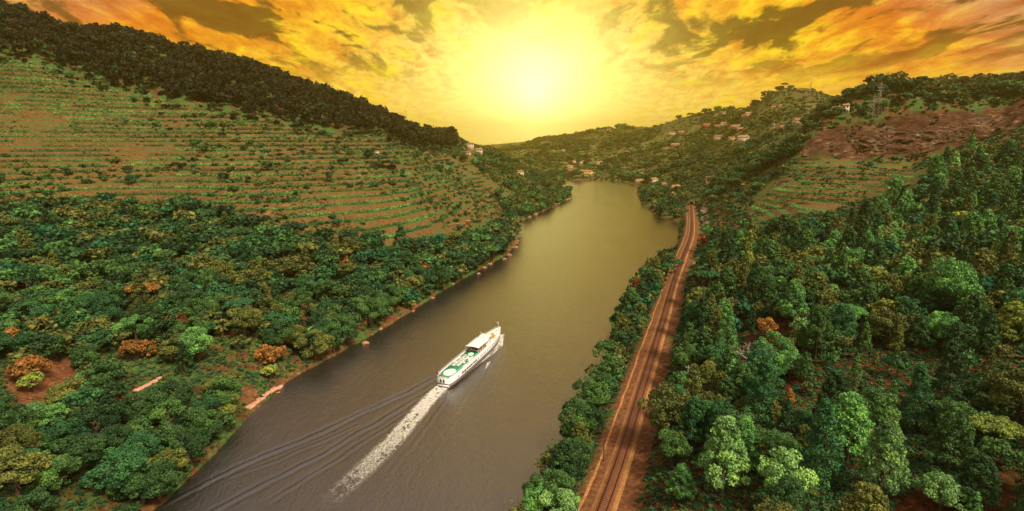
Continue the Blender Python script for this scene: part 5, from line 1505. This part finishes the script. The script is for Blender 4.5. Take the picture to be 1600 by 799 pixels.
def pole(p, h, label, mat, arms=True):
    r = empty('utility_pole', tuple(p)); tag(r, label, 'pole')
    part('pole', [tube([(0, 0, -.5), (0, 0, h)], [.17, .11], 8)], mat, r)
    if arms:
        part('cross_arm', [box(0, 0, h * .93, 1.5, .12, .12)], mat, r)
        for x in (-.6, 0, .6): part('insulator', [tube([(x, 0, h * .93 + .06), (x, 0, h * .93 + .32)], [.07, .05], 6)], M_white, r)
M_pole = plain('grey_pole', (0.36, 0.30, 0.24), 0.8, 0.2, 2, 0.3)
pole(cast(1072, 622), 9.5, 'grey utility pole standing in the trees right of the railway', M_pole)
pole(cast(943, 722), 5.5, 'thin dark post beside the path left of the railway', M_bark, False)
def branchy(name, p, h, spread, label, levels=4, r0=.28, seed=5):
    rg = np.random.default_rng(seed); r = empty(name, tuple(p)); tag(r, label, 'bare tree')
    part('trunk', [tube([(0, 0, -.4), (.1, 0, h * .25), (.25, .1, h * .5)], [r0 * 1.3, r0, r0 * .8], 8)], M_dead, r)
    def grow(s_, d_, ln, rad_, lv, acc):
        e = s_ + d_ * ln; m_ = (s_ + e) / 2 + rg.normal(0, .08 * ln, 3); acc.append(tube([s_, m_, e], [rad_, rad_ * .8, rad_ * .5], 5))
        if lv > 0:
            for _ in range(3):
                nd = unit(d_ + rg.normal(0, .55, 3) + [0, 0, .1]); grow(e, nd, ln * rg.uniform(.55, .8), rad_ * .55, lv - 1, acc)
    for i in range(6):
        a_ = i * 1.047 + rg.uniform(-.3, .3); acc = []
        grow(np.array([.2, .1, h * rg.uniform(.3, .5)]), unit(np.array([math.cos(a_) * spread, math.sin(a_) * spread, rg.uniform(.4, .9)])), h * .30, r0 * .6, levels - 1, acc)
        part('branch', acc, M_dead, r)
branchy('bare_tree', cast(1178, 590), 8.5, 1.1, 'pale leafless tree with spreading branches on the right slope', 4, .30)
branchy('bare_tree', cast(118, 545), 6.0, .9, 'small leafless tree with pale twigs on the left bank', 3, .16, 9)
q = cast(1088, 532)
r = empty('dead_tree', tuple(q)); tag(r, 'tall bent grey trunk without branches beside the railway', 'dead tree')
part('trunk', [tube([(0, 0, -.5), (-.9, 0, 3.2), (-1.3, .2, 6.5), (-1.2, .2, 9.5), (-.6, .2, 12.5), (-.2, .2, 14)], [.30, .30, .24, .2, .15, .08], 8)], M_dead, r)
M_rock = plain('bank_rock', (0.34, 0.17, 0.09), 0.9, 0.15, 0.9, 0.5, bump=0.8)
def rock_me(seed):
    rg = np.random.default_rng(seed); import bmesh
    bm = bmesh.new(); bmesh.ops.create_icosphere(bm, subdivisions=2, radius=1.0)
    for v in bm.verts:
        v.co *= 1 + .28 * math.sin(v.co.x * 3.1 + seed) * math.cos(v.co.y * 2.7 + seed * 2) + rg.uniform(-.09, .09); v.co.z *= .6
    me = bpy.data.meshes.new('boulder'); bm.to_mesh(me); bm.free(); me.materials.append(M_rock); return me
ROCKS = [rock_me(i) for i in range(4)]
rpos = [((868, 735), 1.9, 'reddish boulder at the foot of the big waterside tree on the right bank'), ((860, 750), 2.2, 'larger boulder at the water edge below the big waterside tree'), ((796, 399), 2.4, 'pale boulder on the left shore where the bank bulges'),
        ((788, 405), 1.8, 'boulder beside the pale one on the left shore'), ((571, 536), 1.6, 'small boulder on the left shore under the round trees'), ((748, 428), 1.5, 'low rock on the left shore below the tree line')]
for i, ((u, v), R_, lb) in enumerate(rpos):
    o = bpy.data.objects.new('boulder', ROCKS[i % 4]); COL.objects.link(o); p = unproj_z(u, v, .3); o.location = p; o.scale = (R_, R_ * .8, R_ * .8); o.rotation_euler = (0, 0, i); tag(o, lb, 'boulder')
L0 = river[:23]; 
sgl = np.r_[0, np.cumsum(np.linalg.norm(np.diff(L0, axis=0), axis=1))]
for i in range(60):
    s_ = rng.uniform(sgl[1], sgl[-4]); x = np.interp(s_, sgl, L0[:, 0]) + rng.normal(-.6, .8); y = np.interp(s_, sgl, L0[:, 1]) + rng.normal(0, .8)
    o = bpy.data.objects.new('boulder', ROCKS[i % 4]); COL.objects.link(o); R_ = rng.uniform(.4, 1.3) * np.clip(y / 250, .7, 2); o.location = (x, y, .15); o.scale = (R_, R_ * .8, R_ * .7); o.rotation_euler = (0, 0, rng.uniform(0, 6))
    tag(o, 'small reddish boulder lying at the waterline of the left bank', 'boulder', 'small boulders along the left waterline')
# rock face: stepped, broken strata standing just proud of the slope
bl = np.array([unproj_D(u, v + 1, 371 * S) for u, v in ((1256, 242), (1300, 246), (1350, 249), (1430, 243), (1500, 226), (1560, 210), (1625, 202))])
tl_ = np.array([unproj_D(u, v, 386 * S) for u, v in ((1264, 224), (1300, 205), (1350, 197), (1430, 189), (1500, 182), (1560, 181), (1625, 181))])
na_, nb_ = 420, 70
ta = np.linspace(0, 6, na_); tb = np.linspace(0, 1, nb_)
Bp = np.stack([np.interp(ta, np.arange(7), bl[:, k]) for k in range(3)], -1); Tp = np.stack([np.interp(ta, np.arange(7), tl_[:, k]) for k in range(3)], -1)
Gp = Bp[:, None] * (1 - tb[None, :, None]) + Tp[:, None] * tb[None, :, None]
gx, gy, gz = Gp[..., 0].ravel(), Gp[..., 1].ravel(), Gp[..., 2].ravel()
ua = np.repeat(ta * 40, nb_); 
rid = 1 - np.abs(2 * fbm(ua, gz * 2.2 + ua * .12, 16, 201, 5) - 1)
rid2 = 1 - np.abs(2 * fbm(ua * 1.4 + 50, gz * 2.8, 5, 207, 4) - 1)
out_ = -0.6 + 8.5 * (rid - .55) + 3.2 * (rid2 - .6)
edge_ = np.sin(np.pi * np.clip(np.tile(tb, na_), 0, 1)) ** .6 * np.repeat(smooth(0, .5, ta) * smooth(0, .6, 6 - ta), nb_)
gy2 = gy - out_ * edge_ + 2.5 * (1 - edge_); gz2 = lookup(Z0, gx, gy) * 0 + gz + (rid2 - .5) * 1.6 * edge_
Gi = np.arange(na_ * nb_).reshape(na_, nb_)
rf = mesh_obj('rocky_escarpment', np.stack([gx, gy2, gz2], -1), np.stack([Gi[:-1, :-1], Gi[1:, :-1], Gi[1:, 1:], Gi[:-1, 1:]], -1).reshape(-1, 4), None, smooth_sh=False)
mm, t, b = newmat('strata_rock'); pos = t.new('ShaderNodeNewGeometry').outputs['Position']
cc_ = t.ramp(t.noise(t.scale(pos, (.5, 1, 1.9), (0, .15, 0)), .22, 12, .82, .5), [(.36, (.016, .008, .005)), (.47, (.075, .034, .018)), (.55, (.16, .085, .045)), (.66, (.42, .31, .20))])
cc_ = t.mix(t.mrange(t.noise(pos, .05, 5, .7), .46, .60), cc_, (.070, .028, .013)); cc_ = t.mix(t.mrange(t.noise(pos, .13, 6, .75), .56, .63), cc_, (.045, .060, .018))
t.l.new(cc_, b.inputs['Base Color']); b.inputs['Roughness'].default_value = .95; b.inputs['Specular IOR Level'].default_value = .1
rf.data.materials.append(mm); tag(rf, 'reddish brown broken rock face with scrub on it above the right vineyard', 'rock face')
M_ledge = plain('pink_rock', (0.52, 0.27, 0.17), 0.9, 0.15, 0.8, 0.35, bump=0.8)
for a_, b_, lb in (((388, 640), (440, 604), 'flat pinkish rock ledge at the river edge on the left bank'), ((28, 664), (82, 632), 'flat pinkish rock ledge in the trees at far left'), ((212, 612), (250, 592), 'flat pinkish rock ledge between trees on the left bank')):
    A_, B_ = cast(*a_), cast(*b_); r = empty('rock_ledge', tuple((A_ + B_) / 2)); tag(r, lb, 'rock ledge'); C_ = (A_ + B_) / 2
    nk = 7
    for i in range(nk):
        t_ = (i + .5) / nk; p = A_ * (1 - t_) + B_ * t_ - C_; z_ = float(lookup(ZT, *(p + C_)[:2])) - C_[2]
        ln = np.hypot(*(B_ - A_)[:2]) / nk
        o = part('slab', [box(0, 0, 0, ln * rng.uniform(.95, 1.25), rng.uniform(1.0, 2.2), .7)], M_ledge, r, .15)
        o.location = (p[0], p[1] + rng.normal(0, .3), z_ + .25); o.rotation_euler = (rng.normal(0, .08), rng.normal(0, .08), math.atan2(B_[1] - A_[1], B_[0] - A_[0]) + rng.normal(0, .12))
for (u, v, w, l, lb) in ((1084, 412, 1.6, 9, 'long pale concrete culvert right of the railway bend'), (1081, 432, 3.0, 6, 'pale concrete slab below the culvert')):
    p = cast(u, v); r = empty('culvert', tuple(p), -.35); tag(r, lb, 'culvert')
    part('slab', [box(0, 0, .5, w, l, .5)], M_stone, r, .05); part('kerb', [box(w / 2 + .15, 0, .65, .3, l, .9)], M_stone, r)

# ------------------------------------------------------------------ air
hz_ = mesh_obj('haze', box(0, 2300, 120, 14800, 5000, 256)[0], box(0, 0, 0, 1, 1, 1)[1])
hm = bpy.data.materials.new('haze'); hm.use_nodes = True; ht = NT(hm.node_tree)
ht.n.remove(ht.n['Principled BSDF'])
pv_ = ht.new('ShaderNodeVolumePrincipled'); pv_.inputs['Color'].default_value = (1.0, 0.80, 0.15, 1); pv_.inputs['Density'].default_value = 0.00017
pv_.inputs['Anisotropy'].default_value = 0.75
ht.l.new(pv_.outputs[0], ht.n['Material Output'].inputs['Volume'])
hz_.data.materials.append(hm)
tag(hz_, 'warm yellow haze filling the valley air', kind='stuff')
print('done', round(time.time() - T0, 1))
